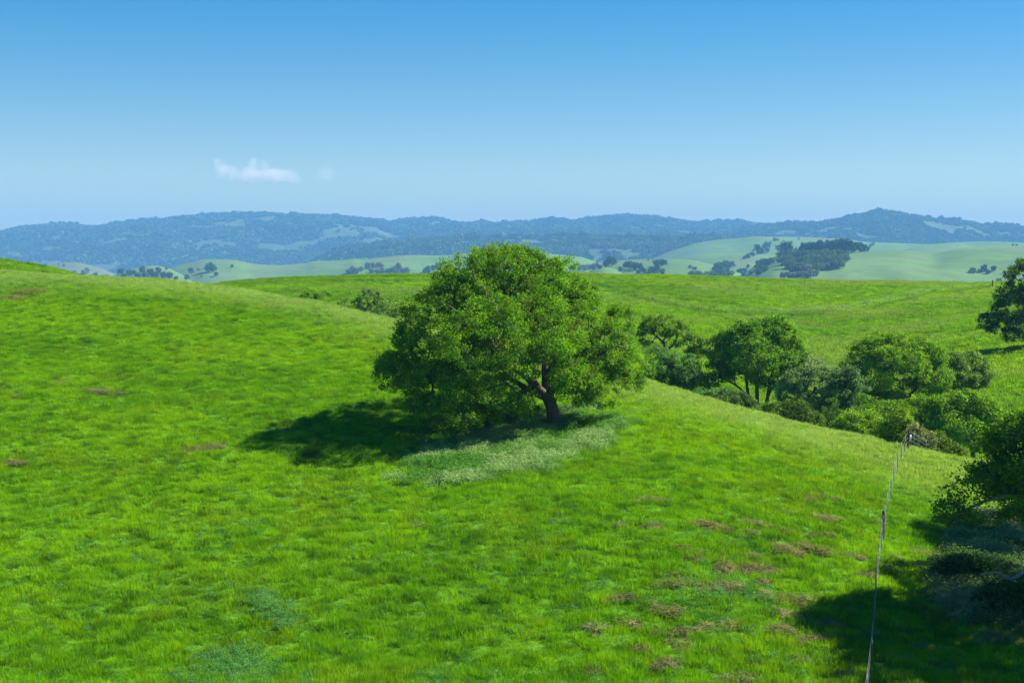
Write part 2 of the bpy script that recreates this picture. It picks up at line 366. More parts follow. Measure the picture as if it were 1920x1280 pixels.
def lobe_clumps(lobes, n, shell=1.5, inner=0.12, zmin=None):
    """lobes: list of (centre, radii).  Points on and just under the surface of their union."""
    C = np.array([l[0] for l in lobes]); Rd = np.array([l[1] for l in lobes])
    area = (Rd[:, 0] * Rd[:, 1] + Rd[:, 1] * Rd[:, 2] + Rd[:, 0] * Rd[:, 2]); pr = area / area.sum()
    out = []; tries = 0
    while len(out) < n and tries < 60:
        tries += 1
        m = n * 2; k = rng.choice(len(C), m, p=pr)
        d = unit(rng.normal(size=(m, 3))); rr = 1 - np.abs(rng.normal(0, 0.13, m))
        p = C[k] + d * Rd[k] * rr[:, None]
        q1 = p[:, 0] * 0.62 + p[:, 1] * 0.55; q2 = p[:, 2] * 0.9 + p[:, 1] * 0.35 - p[:, 0] * 0.2
        nz = fbm(q1 + 9, q2, 401, 2); p += d * ((nz - 0.5) * 1.35 * np.minimum(1, Rd[k].min(1) / 2.5))[:, None]
        hole = fbm(p[:, 0] * 1.05 + p[:, 1] * 0.5, p[:, 2] * 1.5 + p[:, 1] * 0.3, 417, 2)
        q = (p[:, None, :] - C[None]) / Rd[None]; f = np.linalg.norm(q, axis=2)
        depth = ((1 - f) * Rd.min(1)[None]).max(1)
        keep = ((depth < shell) & (hole + rng.normal(0, 0.03, m) > (0.36 if len(C) > 35 else 0.42))) | (rng.random(m) < inner * 0.5)
        if zmin is not None: keep &= p[:, 2] > zmin(p[:, 0], p[:, 1])
        for v in p[keep]: out.append(v)
    return np.array(out[:n])

def grow(start_pts, start_par, clumps, root_idx, step=0.6, wiggle=0.12):
    """Branches that reach every clump from the nearest wood; returns nodes, parents."""
    P = [np.array(p, float) for p in start_pts]; par = list(start_par)
    plen = [0.0] * len(P)
    for i in range(1, len(P)): plen[i] = plen[par[i]] + np.linalg.norm(P[i] - P[par[i]]) * 0.3
    top = np.mean([P[i] for i in root_idx], 0)
    order = np.argsort(np.linalg.norm(clumps - top, axis=1))
    arr = np.zeros((len(P) + len(clumps) * 14, 3)); arr[:len(P)] = P; pl = np.zeros(len(arr)); pl[:len(P)] = plen
    allow = np.zeros(len(arr), bool); allow[:len(P)] = False
    for i in root_idx: allow[i] = True
    n = len(P); tips = []
    for ci in order:
        c = clumps[ci]
        d = np.linalg.norm(arr[:n] - c, axis=1) + 0.28 * pl[:n] + np.where(allow[:n], 0, 1e6) + 0.25 * np.maximum(arr[:n, 2] - c[2], 0)
        j = int(np.argmin(d)); L = np.linalg.norm(arr[j] - c); k = max(2, min(12, int(L / step)))
        a = arr[j].copy(); prev = j
        bend = rng.normal(size=3) * wiggle * L; bend[2] += 0.10 * L
        for q in range(1, k + 1):
            t = q / k
            p = a * (1 - t) + c * t + bend * math.sin(math.pi * t) + rng.normal(size=3) * 0.04 * min(L, 1) * (q < k)
            arr[n] = p; par.append(prev); pl[n] = pl[prev] + L / k; allow[n] = True; prev = n; n += 1
            if n >= len(arr) - 2: break
        tips.append(prev)
        if n >= len(arr) - 14: break
    return arr[:n], np.array(par), tips

def pipe_radii(P, par, tips, rtip=0.012, expo=0.46, rmax=10):
    cnt = np.zeros(len(P)); cnt[tips] = 1
    for i in range(len(P) - 1, 0, -1): cnt[par[i]] += cnt[i]
    return np.minimum(rtip * np.maximum(cnt, 1) ** expo, rmax)

def shade_cols(base, n, clump_id, nclump, var=0.22, hue=0.18, leafvar=0.18, yellow=(1.35, 1.1, 0.5), brown=None, brown_frac=0.0):
    base = np.array(base)
    cv = 1 + rng.normal(0, var, nclump); h = np.clip(rng.normal(0.35, hue * 2, nclump), 0, 1)
    cc = base[None] * cv[:, None].clip(0.5, 1.6)
    cc = cc * (1 - h[:, None]) + cc * np.array(yellow)[None] * h[:, None]
    if brown is not None:
        bm = (rng.random(nclump) < brown_frac)[:, None]; cc = np.where(bm, cc * 0.4 + np.array(brown)[None] * 0.6, cc)
    C = cc[clump_id] * (1 + rng.normal(0, leafvar, n))[:, None].clip(0.5, 1.7)
    return np.clip(C, 0.001, 0.6)

def crown_mesh(clumps, crad, nleaf, lsize, base, flat=0.75, up=0.35, **kw):
    nc = len(clumps); n = nc * nleaf
    cid = np.repeat(np.arange(nc), nleaf)
    rad = crad * rng.uniform(0.6, 1.35, nc)
    d = unit(rng.normal(size=(n, 3))); rr = rng.random(n) ** 0.45
    # uneven clumps: each has a few twig directions along which leaves gather
    tw = unit(rng.normal(size=(nc, 5, 3))); pick = rng.integers(0, 5, n)
    twd = tw[cid, pick]
    dd = unit(d * 0.75 + twd * 0.8)
    off = dd * (rr * rad[cid])[:, None]; off[:, 2] *= flat
    C = clumps[cid] + off
    Nn = unit(dd * 0.55 + np.array([0, 0, up]) + rng.normal(size=(n, 3)) * 0.55)
    Ls = lsize * rng.uniform(0.6, 1.35, n)
    V, Fa = leaf_quads(C, Nn, Ls, Ls * rng.uniform(0.5, 0.75, n))
    me = new_mesh('crown', V, Fa, LEAF)
    tint(me, np.repeat(shade_cols(base, n, cid, nc, **kw), 4, 0))
    return me

def LB(px, py, rx, rz, Y, dY=0.0, ry=None):
    m = m_at(Y + dY); c = at(px, py, Y + dY)
    r = ((rx + rz) * 0.5 if ry is None else ry) * m
    return (c, np.array([rx * m, r, rz * m]))

def tree(name, label, cat, Y, base_px, trunks, lobes, nclump, nleaf, lsize, crad, base, limbs=(), bark=None, group=None,
         shell=1.2, inner=0.15, rtip=0.014, ground_clear=0.25, trunk_r=0.22, knob=0.12, up=0.35, base_pt=None, branch_mat=None, dY=None, **kw):
    """trunks: list of pixel polylines [(px,py,dY,r_m)...], first point on the ground."""
    b = at(base_px, 800, Y); bz = float(grid_z(b[0], Y)); root = empty(name, (b[0], Y, bz))
    O = np.array([b[0], Y, bz]); tag(root, label, cat, group)
    SP = []; SPar = []; roots = []
    for ti, tr in enumerate(trunks):
        pts = []; rad = []
        for k, (px, py, dy, r) in enumerate(tr):
            p = at(px, py, Y + dy)
            if k == 0: p[2] = float(grid_z(p[0], p[1])) - 0.15
            pts.append(p); rad.append(r)
        V, Fa = swept(pts, rad, 12, knob, seed=ti + int(Y))
        link('trunk', new_mesh('trunk', V - O, Fa, bark or M_BARK, smooth=True), root)
        b0 = len(SP)
        for k, p in enumerate(pts):
            SP.append(p); SPar.append(b0 + k - 1 if k else (0 if b0 else -1))
            if k >= max(1, len(pts) - 2): roots.append(b0 + k)
    for li, lm in enumerate(limbs):
        pts = []; rad = []
        for k, (px, py, dy, r) in enumerate(lm):
            pts.append(at(px, py, Y + dy)); rad.append(r)
        V, Fa = swept(pts, rad, 9, knob, seed=li + 31)
        link('limb', new_mesh('limb', V - O, Fa, bark or M_BARK, smooth=True), root)
        j0 = int(np.argmin([np.linalg.norm(s - pts[0]) for s in SP])); b0 = len(SP)
        for k, p in enumerate(pts):
            SP.append(p); SPar.append(b0 + k - 1 if k else j0)
            if k >= 1: roots.append(b0 + k)
    SPar[0] = 0
    if 100 < Y < 150: nclump = int(nclump * 1.6); crad *= 1.08
    cl = lobe_clumps(lobes, nclump, shell, inner, zmin=lambda x, y: grid_z(x, y) + ground_clear)
    P, par, tips = grow(SP, SPar, cl, roots)
    rr = pipe_radii(P, par, tips, rtip)
    n0 = len(SP); i = np.arange(n0, len(P)); pi = par[i]
    rp = np.where(pi < n0, rr[i] * 1.15, rr[pi])
    V, Fa = tubes(P[pi], P[i], rp, rr[i], 4)
    o = link('branches', new_mesh('branches', V - O, Fa, branch_mat or M_TWIG, smooth=True), root); o['kind'] = 'stuff'
    me = crown_mesh(cl, crad, nleaf, lsize, base, up=up, **kw)
    co = np.empty(len(me.vertices) * 3, np.float32); me.vertices.foreach_get('co', co)
    co = co.reshape(-1, 3) - O.astype(np.float32); me.vertices.foreach_set('co', co.ravel()); me.update()
    link('crown', me, root)
    return root

# ------------------------------------------------------------------ the oak
OY = 90.0
oak_lobes = [
 LB(945, 530, 92, 70, OY, 0), LB(880, 560, 78, 88, OY, -1), LB(1020, 545, 70, 72, OY, 0.5), LB(1050, 600, 66, 78, OY, 0),
 LB(820, 625, 82, 80, OY, 0), LB(950, 610, 120, 90, OY, 2.5, 130), LB(905, 625, 82, 70, OY, -4.5, 75), LB(1000, 600, 70, 62, OY, -4.0, 70),
 LB(790, 670, 58, 52, OY, -0.5), LB(746, 688, 40, 36, OY, 0), LB(730, 672, 20, 20, OY, 1.0), LB(820, 715, 68, 42, OY, -1.5, 80), LB(885, 735, 62, 44, OY, -3.4, 60),
 LB(870, 762, 34, 30, OY, -4.8, 34), LB(935, 765, 30, 30, OY, -4.4, 30), LB(905, 700, 50, 46, OY, 2.0, 60), LB(985, 770, 16, 22, OY, -3.6, 20), LB(800, 752, 40, 26, OY, -2.5),
 LB(1085, 640, 60, 66, OY, -1.0), LB(1165, 612, 28, 45, OY, 1.0, 40), LB(1150, 665, 52, 48, OY, 0), LB(1190, 690, 34, 32, OY, 0.0),
 LB(1135, 705, 62, 40, OY, -1.5), LB(1085, 705, 42, 44, OY, 1.5), LB(1070, 668, 46, 50, OY, -4.2, 50), LB(1105, 738, 36, 20, OY, -2),
 LB(850, 520, 26, 30, OY, 0.5), LB(1100, 560, 30, 34, OY, 1.0), LB(920, 480, 36, 22, OY, 0), LB(980, 478, 30, 16, OY, 0.5), LB(1040, 500, 22, 18, OY, 0),
 LB(955, 500, 66, 38, OY, 1.0, 100), LB(1092, 722, 46, 30, OY, -3.5, 40), LB(1142, 722, 48, 30, OY, -1, 44), LB(1058, 705, 26, 32, OY, -5.5, 30), LB(1100, 690, 60, 34, OY, 3.0, 60), LB(1165, 738, 32, 18, OY, 0), LB(1042, 690, 24, 24, OY, -4.5, 26), LB(975, 690, 34, 20, OY, -5.5, 34), LB(1060, 705, 36, 26, OY, -5.0, 36), LB(1030, 660, 50, 26, OY, -5.5, 40), LB(940, 725, 36, 26, OY, -4.5, 36), LB(1085, 740, 34, 20, OY, -2.5, 30), LB(1130, 752, 34, 14, OY, -1.5, 26), LB(1005, 765, 14, 16, OY, 2.5), LB(960, 760, 30, 24, OY, 3.5, 40), LB(1075, 752, 20, 16, OY, 3, 24), LB(900, 770, 60, 24, OY, 3, 60), LB(1052, 735, 24, 22, OY, -2.2, 24), LB(1012, 688, 22, 18, OY, -3.4, 26), LB(1115, 742, 44, 18, OY, -1), LB(982, 748, 22, 24, OY, -2.4, 26), LB(940, 782, 46, 18, OY, 2, 50), LB(845, 775, 52, 24, OY, 0, 60), LB(790, 760, 34, 20, OY, 0, 40), LB(1170, 720, 40, 22, OY, 0.5),
 LB(770, 610, 34, 44, OY, 1.5), LB(960, 660, 60, 30, OY, 4.5, 60),
]
oak_lobes = [(c + np.array([0, (1.6 if c[0] > 2 else 0.6 if c[0] > -1 else -1.6), 0]), q) for c, q in oak_lobes]
tree('oak_tree', 'great round-crowned oak standing alone in the middle of the green meadow', 'tree', OY, 1040,
     [[(1041, 803, 0, 0.66), (1039, 790, 0, 0.45), (1034, 765, 0, 0.38), (1027, 745, 0.1, 0.37), (1022, 732, 0.2, 0.34)]],
     oak_lobes, 3200, 96, 0.118, 0.47, (0.098, 0.255, 0.004),
     limbs=[[(1023, 742, 0.1, 0.36), (1003, 722, -0.3, 0.27), (985, 703, -0.8, 0.23), (962, 684, -1.3, 0.18), (930, 655, -2, 0.13), (900, 610, -2.4, 0.08)],
            [(1024, 738, 0.2, 0.34), (1023, 712, 0.5, 0.25), (1022, 680, 0.8, 0.21), (1012, 640, 1.2, 0.16), (985, 590, 1.5, 0.11), (965, 540, 1, 0.07)],
            [(1028, 740, 0, 0.28), (1050, 712, 0.2, 0.19), (1075, 690, 0.3, 0.16), (1110, 672, 0, 0.12), (1150, 650, 0, 0.07)],
            [(1018, 742, 0, 0.26), (988, 728, 0.8, 0.19), (960, 712, 1.5, 0.15), (905, 690, 1.8, 0.11), (850, 690, 1.0, 0.08), (790, 690, 0, 0.05)],
            [(1003, 722, -0.3, 0.2), (995, 690, 1.6, 0.17), (960, 640, 3, 0.13), (900, 580, 3, 0.08)],
            [(1023, 712, 0.5, 0.2), (1045, 670, -1.2, 0.15), (1060, 630, -2, 0.11), (1050, 580, -2, 0.07)]],
     shell=1.5, inner=0.10, rtip=0.012, knob=0.16, var=0.2, hue=0.22, leafvar=0.10, brown=(0.17, 0.21, 0.02), brown_frac=0.08)

# ------------------------------------------------------------------ trees of the gully
G1 = (0.130, 0.295, 0.010); GD = (0.065, 0.17, 0.014); GG = (0.17, 0.30, 0.11); GB = (0.095, 0.245, 0.06); GY_ = (0.16, 0.33, 0.010)
GT = 'trees and shrubs crowding the gully'
tree('slender_tree', 'slender umbrella-topped tree with a bare leaning trunk, just right of the big oak', 'tree', 150, 1262,
     [[(1264, 745, 0, 0.26), (1256, 690, 0, 0.22), (1250, 660, 0, 0.19), (1242, 640, 0, 0.13)], ],
     [LB(1240, 612, 40, 18, 150), LB(1212, 625, 20, 18, 150), LB(1268, 622, 28, 20, 150), LB(1232, 600, 30, 12, 150), LB(1215, 638, 14, 8, 150), LB(1262, 642, 18, 10, 150), LB(1285, 632, 14, 12, 150)],
     210, 46, 0.17, 0.42, (0.11, 0.24, 0.012), limbs=[[(1250, 660, 0, 0.14), (1266, 640, 0, 0.1), (1272, 625, 0, 0.06)], [(1242, 640, 0, 0.12), (1225, 625, 0, 0.07)]], shell=0.8, inner=0.1)
tree('small_tree', 'small sparse tree with thin crown between slender tree and dense gully tree', 'tree', 153, 1298,
     [[(1299, 735, 0, 0.16), (1299, 690, 0, 0.13), (1301, 660, 0, 0.09)]],
     [LB(1300, 640, 22, 14, 153), LB(1288, 655, 14, 12, 153), LB(1318, 650, 14, 12, 153), LB(1302, 660, 16, 10, 153)], 110, 44, 0.17, 0.42, (0.11, 0.24, 0.015), shell=0.8)
tree('blue_green_bush', 'blue-green bushy tree below the slender tree, at the meadow edge beside the oak', 'bush', 138, 1265,
     [[(1268, 760, 0, 0.25), (1262, 725, 0, 0.2), (1262, 700, 0, 0.14)]],
     [LB(1232, 682, 24, 34, 138), LB(1276, 700, 30, 30, 138), LB(1292, 685, 20, 22, 138), LB(1255, 672, 20, 16, 138), LB(1228, 715, 20, 20, 138), LB(1285, 725, 22, 22, 138), LB(1300, 700, 14, 18, 138)],
     360, 50, 0.15, 0.45, GB, shell=1.0, up=0.2)
tree('gully_tree', 'dense tree on several dark trunks standing left of centre in the gully', 'tree', 140, 1420,
     [[(1406, 815, 0, 0.24), (1408, 770, 0, 0.2), (1402, 735, 0, 0.16), (1398, 700, 0, 0.12)],
      [(1422, 818, 0.4, 0.26), (1421, 770, 0.4, 0.2), (1419, 720, 0.3, 0.17), (1422, 680, 0.2, 0.13)],
      [(1432, 815, -0.3, 0.22), (1436, 770, -0.3, 0.19), (1442, 725, -0.3, 0.15), (1450, 690, -0.3, 0.1)]],
     [LB(1425, 625, 52, 26, 140), LB(1380, 640, 38, 26, 140), LB(1345, 655, 30, 26, 140), LB(1465, 630, 36, 26, 140), LB(1482, 668, 28, 34, 140), LB(1420, 665, 48, 34, 140, -2),
      LB(1372, 675, 36, 24, 140, 1), LB(1440, 700, 42, 26, 140, -1), LB(1340, 700, 30, 15, 140), LB(1322, 712, 18, 10, 140), LB(1360, 705, 24, 12, 140), LB(1455, 610, 32, 16, 140), LB(1400, 615, 26, 16, 140), LB(1465, 715, 22, 14, 140)],
     760, 52, 0.17, 0.5, (0.110, 0.275, 0.009), limbs=[[(1404, 745, 0, 0.13), (1380, 722, 0, 0.1), (1350, 708, 0, 0.06)], [(1437, 750, 0, 0.13), (1455, 712, 0, 0.1), (1478, 680, 0, 0.06)]], shell=1.1)
tree('grey_green_tree', 'grey-green leafy tree just right of the many-trunked gully tree', 'tree', 131, 1520,
     [[(1522, 820, 0, 0.22), (1520, 780, 0, 0.18), (1518, 745, 0, 0.12)]],
     [LB(1492, 715, 24, 20, 131), LB(1512, 698, 14, 12, 131), LB(1545, 702, 24, 16, 131), LB(1566, 700, 10, 12, 131), LB(1478, 738, 22, 20, 131), LB(1530, 740, 36, 30, 131, -1), LB(1560, 725, 22, 26, 131), LB(1505, 765, 34, 22, 131), LB(1550, 765, 24, 22, 131)],
     470, 50, 0.14, 0.42, GG, shell=0.9, up=0.5, hue=0.05, yellow=(1.1, 1.05, 0.9))
tree('grey_green_tree', 'darker grey-green tree leaning against the left side of the widest gully tree', 'tree', 128, 1588,
     [[(1590, 835, 0, 0.22), (1588, 790, 0, 0.17), (1586, 750, 0, 0.12)]],
     [LB(1580, 712, 22, 16, 128), LB(1596, 698, 14, 12, 128), LB(1612, 728, 18, 22, 128), LB(1575, 742, 28, 26, 128), LB(1592, 770, 26, 24, 128)],
     300, 50, 0.14, 0.42, (0.11, 0.22, 0.075), shell=0.9, up=0.4, hue=0.08, yellow=(1.1, 1.05, 0.8))
tree('wide_tree', 'widest gully tree, spreading rounded crown above the fence end', 'tree', 136, 1692,
     [[(1697, 815, 0, 0.34), (1696, 775, 0, 0.26), (1693, 745, 0, 0.22), (1690, 715, 0, 0.16)]],
     [LB(1620, 660, 30, 24, 136), LB(1655, 645, 40, 18, 136), LB(1700, 650, 44, 20, 136), LB(1742, 665, 30, 22, 136), LB(1680, 690, 62, 38, 136, -2), LB(1635, 705, 38, 36, 136), LB(1740, 705, 38, 34, 136),
      LB(1700, 735, 44, 26, 136, -1), LB(1610, 735, 30, 30, 136), LB(1660, 750, 34, 22, 136), LB(1738, 738, 30, 20, 136), LB(1600, 690, 18, 24, 136)],
     980, 52, 0.16, 0.5, G1, limbs=[[(1696, 770, 0, 0.16), (1680, 745, -1, 0.12), (1650, 720, -1, 0.07)], [(1695, 760, 0, 0.16), (1715, 730, -1, 0.12), (1745, 705, -1, 0.07)]], shell=1.1)
tree('round_tree', 'round grey-topped tree right of the widest gully tree, before the shaded slope', 'tree', 143, 1805,
     [[(1806, 770, 0, 0.24), (1805, 735, 0, 0.18), (1803, 710, 0, 0.12)]],
     [LB(1782, 682, 34, 22, 143), LB(1820, 685, 34, 22, 143), LB(1842, 702, 20, 18, 143), LB(1795, 710, 42, 24, 143, -1), LB(1768, 712, 24, 22, 143), LB(1830, 715, 24, 14, 143)],
     430, 50, 0.16, 0.46, (0.12, 0.245, 0.05), shell=1.0)
tree('bright_tree', 'mid green tree with a forked dark trunk at the right end of the gully', 'tree', 118, 1826,
     [[(1826, 868, 0, 0.26), (1824, 835, 0, 0.2), (1822, 812, 0, 0.15)], [(1768, 868, -1, 0.16), (1765, 820, -1, 0.12), (1762, 800, -1, 0.08)]],
     [LB(1735, 785, 34, 26, 118), LB(1770, 765, 36, 22, 118), LB(1810, 755, 36, 22, 118), LB(1845, 768, 28, 24, 118), LB(1790, 795, 42, 26, 118, -1), LB(1740, 815, 30, 20, 118), LB(1835, 795, 32, 22, 118), LB(1862, 785, 16, 20, 118), LB(1800, 820, 28, 16, 118)],
     640, 50, 0.15, 0.45, G1, shell=1.0)
SHR = [
 ('bright_bush', 'bright green bush on the brow left of the fence end', 1612, 108, [(1600, 805, 28, 24), (1635, 808, 26, 26), (1615, 825, 40, 16), (1585, 818, 16, 16)], 240, GY_),
 ('yellow_bush', 'yellow-green bush right behind the end of the wire fence', 1678, 107, [(1680, 805, 20, 26), (1690, 785, 12, 16), (1665, 820, 18, 18), (1690, 825, 16, 18)], 150, (0.16, 0.29, 0.010)),
 ('low_shrub', 'low shrub half hidden by the brow under the many-trunked tree, leftmost of four', 1335, 124, [(1335, 745, 26, 12), (1312, 740, 16, 8)], 110, GB),
 ('low_shrub', 'low grey-green shrub in front of the many-trunked tree, second of four along the brow', 1380, 120, [(1375, 757, 34, 18), (1402, 770, 22, 14)], 190, (0.06, 0.13, 0.04)),
 ('low_shrub', 'low dark shrub at the foot of the many-trunked tree, third of four along the brow', 1430, 118, [(1430, 782, 22, 14), (1445, 775, 14, 12)], 110, GB),
 ('low_shrub', 'wide bright green shrub on the brow below the grey-green tree, fourth along the brow', 1495, 114, [(1475, 778, 26, 16), (1505, 785, 30, 20), (1525, 795, 20, 14), (1450, 772, 18, 12)], 250, (0.07, 0.15, 0.02)),
 ('dark_bush', 'dark shaded bush in the gap between the two grey-green trees', 1562, 124, [(1562, 785, 20, 24), (1552, 805, 18, 16)], 140, GD),
 ('gully_bush', 'bright bush filling the gap under the widest gully tree', 1650, 121, [(1650, 778, 34, 20), (1625, 768, 24, 18), (1680, 775, 22, 18)], 230, G1),
 ('gully_bush', 'green bush between the widest gully tree and the forked one', 1722, 120, [(1722, 778, 26, 24), (1715, 800, 22, 18)], 170, G1),
 ('gully_bush', 'green bush between the blue-green bush and the many-trunked tree', 1312, 141, [(1312, 735, 22, 12), (1335, 728, 14, 8)], 90, GB),
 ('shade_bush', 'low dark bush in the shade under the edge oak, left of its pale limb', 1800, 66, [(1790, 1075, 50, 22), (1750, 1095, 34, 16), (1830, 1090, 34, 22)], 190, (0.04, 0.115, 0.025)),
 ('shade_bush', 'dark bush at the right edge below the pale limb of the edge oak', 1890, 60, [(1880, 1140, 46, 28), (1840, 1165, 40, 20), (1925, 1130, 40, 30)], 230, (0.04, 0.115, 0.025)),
 ('grey_bush', 'small grey bush right behind the white-tagged fence post', 1728, 103, [(1722, 822, 14, 16), (1736, 832, 14, 12)], 90, (0.16, 0.23, 0.12)),
 ('leafy_bush', 'leafy green bush on the brow right of the grey bush', 1760, 104, [(1755, 838, 20, 16), (1778, 848, 18, 12), (1795, 855, 14, 10)], 170, (0.085, 0.165, 0.02)),
 ('hill_bush', 'low spreading bush behind the left meadow brow, leftmost of the group', 595, 158, [(585, 561, 24, 9), (608, 560, 18, 9), (565, 563, 18, 5)], 130, (0.10, 0.25, 0.012)),
 ('hill_bush', 'tiny bush between the two larger ones behind the left brow', 645, 156, [(645, 571, 12, 6)], 40, (0.05, 0.12, 0.03)),
 ('hill_bush', 'round dark bush behind the meadow brow left of the oak', 695, 156, [(693, 566, 24, 18), (712, 572, 16, 14), (678, 572, 16, 12)], 190, (0.09, 0.20, 0.05)),
 ('hill_bush', 'grey-green bush tucked against the left edge of the oak crown', 738, 152, [(735, 580, 22, 16), (755, 588, 18, 14), (716, 584, 16, 12)], 130, (0.11, 0.23, 0.05)),
]
for nm, lab, bx, Yb, lbs, ncl, colr in SHR:
    b = at(bx, 800, Yb); gz = float(grid_z(b[0], Yb)); pyb = to_px(b[0], Yb, gz)[1]; top = min(l[1] for l in lbs)
    L_ = [LB(l[0], l[1] - 0.25 * l[3], l[2] * 1.1, l[3] * 1.3, Yb) for l in lbs]
    midy = np.mean([l[1] for l in lbs])
    if pyb - midy > 25: L_.append(LB(bx, (pyb + midy) / 2, 22, (pyb - midy) / 2, Yb))
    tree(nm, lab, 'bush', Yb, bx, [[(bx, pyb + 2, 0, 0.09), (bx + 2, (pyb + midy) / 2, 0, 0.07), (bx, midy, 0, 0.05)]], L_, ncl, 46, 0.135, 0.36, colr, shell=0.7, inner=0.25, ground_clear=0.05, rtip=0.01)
# bare grey shrub that rises between the gully trees
tree('bare_shrub', 'thin nearly leafless shrub rising above the grey-green gully tree', 'bush', 139, 1526,
     [[(1527, 780, 0, 0.09), (1527, 715, 0, 0.07), (1529, 690, 0, 0.05)]], [LB(1530, 672, 20, 14, 139), LB(1520, 685, 14, 14, 139)], 60, 6, 0.13, 0.3, GG, branch_mat=M_PALEBARK, rtip=0.02)
# right-hand trees
tree('slope_tree', 'dark tree at the right edge, high on the far slope above its shadow', 'tree', 184, 1945,
     [[(1945, 680, 0, 0.4), (1943, 640, 0, 0.32), (1940, 600, 0, 0.25), (1938, 570, 0, 0.18)]],
     [LB(1925, 520, 40, 34, 184), LB(1905, 570, 38, 38, 184), LB(1960, 560, 60, 50, 184), LB(1850, 602, 19, 18, 184), LB(1872, 588, 18, 18, 184), LB(1862, 614, 12, 9, 184), LB(1915, 612, 34, 24, 184), LB(1960, 610, 40, 30, 184), LB(1940, 500, 26, 20, 184), LB(1895, 628, 14, 12, 184), LB(2000, 590, 30, 30, 184), LB(1880, 560, 16, 20, 184)],
     1000, 52, 0.19, 0.58, (0.050, 0.140, 0.014), shell=1.4, var=0.15)
tree('edge_oak', 'large oak reaching in from the right edge, nearest tree beside the fence', 'tree', 60, 2075,
     [[(2078, 1165, 0, 0.62), (2070, 1110, 0, 0.46), (2060, 1050, 0, 0.40), (2050, 990, 0, 0.34)]],
     [LB(2050, 860, 170, 130, 60, 0), LB(2090, 720, 130, 90, 60, -1), LB(2180, 640, 130, 90, 60, 1), LB(1930, 850, 80, 70, 60, -1), LB(1880, 880, 62, 52, 60, 0), LB(1950, 930, 85, 55, 60, 0.5), LB(1828, 925, 48, 34, 60, -0.3, 55), LB(1792, 958, 36, 24, 60, 0, 40), LB(1870, 950, 50, 30, 60, 1), LB(1768, 980, 14, 20, 60, 0),
      LB(2100, 960, 150, 90, 60, 1), LB(2190, 880, 110, 110, 60, 0), LB(1990, 830, 80, 60, 60, 2), LB(2080, 780, 110, 80, 60, 0), LB(1838, 868, 26, 30, 60, 1.5), LB(2040, 900, 140, 110, 60, -4.0, 110), LB(2040, 900, 140, 110, 60, 4.5, 110), LB(2130, 900, 170, 120, 60, -7, 150), LB(2240, 900, 180, 130, 60, -9, 180), LB(2330, 800, 160, 130, 60, -6, 170), LB(2180, 980, 130, 70, 60, -10, 130), LB(2200, 760, 160, 110, 60, -3, 160), LB(2060, 830, 140, 100, 60, 7, 140), LB(1900, 835, 58, 42, 60, 1.0), LB(1868, 855, 46, 40, 60, 0.5), LB(1850, 905, 48, 36, 60, 0.5), LB(1930, 815, 60, 40, 60, -1), LB(1905, 900, 60, 50, 60, 2.0)],
     4000, 50, 0.13, 0.50, (0.075, 0.200, 0.010),
     limbs=[[(2052, 1000, 0, 0.26), (2000, 950, 0, 0.2), (1930, 925, 0, 0.13), (1860, 935, 0, 0.08), (1800, 960, 0, 0.04)],
            [(2055, 1010, 0, 0.24), (2010, 920, -1.5, 0.17), (1960, 860, -2, 0.1)],
            [(2050, 990, 0, 0.24), (2060, 900, 1, 0.18), (2040, 820, 1, 0.1)],
            [(2062, 1060, 0, 0.2), (1985, 1078, 0, 0.13), (1935, 1062, 0.3, 0.10), (1895, 1086, 0.2, 0.09), (1868, 1072, 0.2, 0.07), (1838, 1076, 0, 0.05)]],
     bark=M_PALEBARK, shell=1.5, inner=0.12, var=0.2, ground_clear=1.8)

tree('edge_tree', 'second oak behind the edge oak, mostly outside the right edge', 'tree', 76, 2120,
     [[(2120, 1010, 0, 0.45), (2118, 930, 0, 0.34), (2110, 860, 0, 0.28)]],
     [LB(2130, 770, 140, 110, 76, 0), LB(2040, 810, 95, 75, 76, -1), LB(1985, 835, 58, 55, 76, 1), LB(2120, 700, 110, 70, 76, 2), LB(2180, 740, 130, 110, 76, 0), LB(2080, 800, 130, 70, 76, 4), LB(1990, 850, 62, 40, 76, 0)],
     1500, 44, 0.16, 0.52, (0.075, 0.200, 0.010), shell=1.4, ground_clear=2.0)
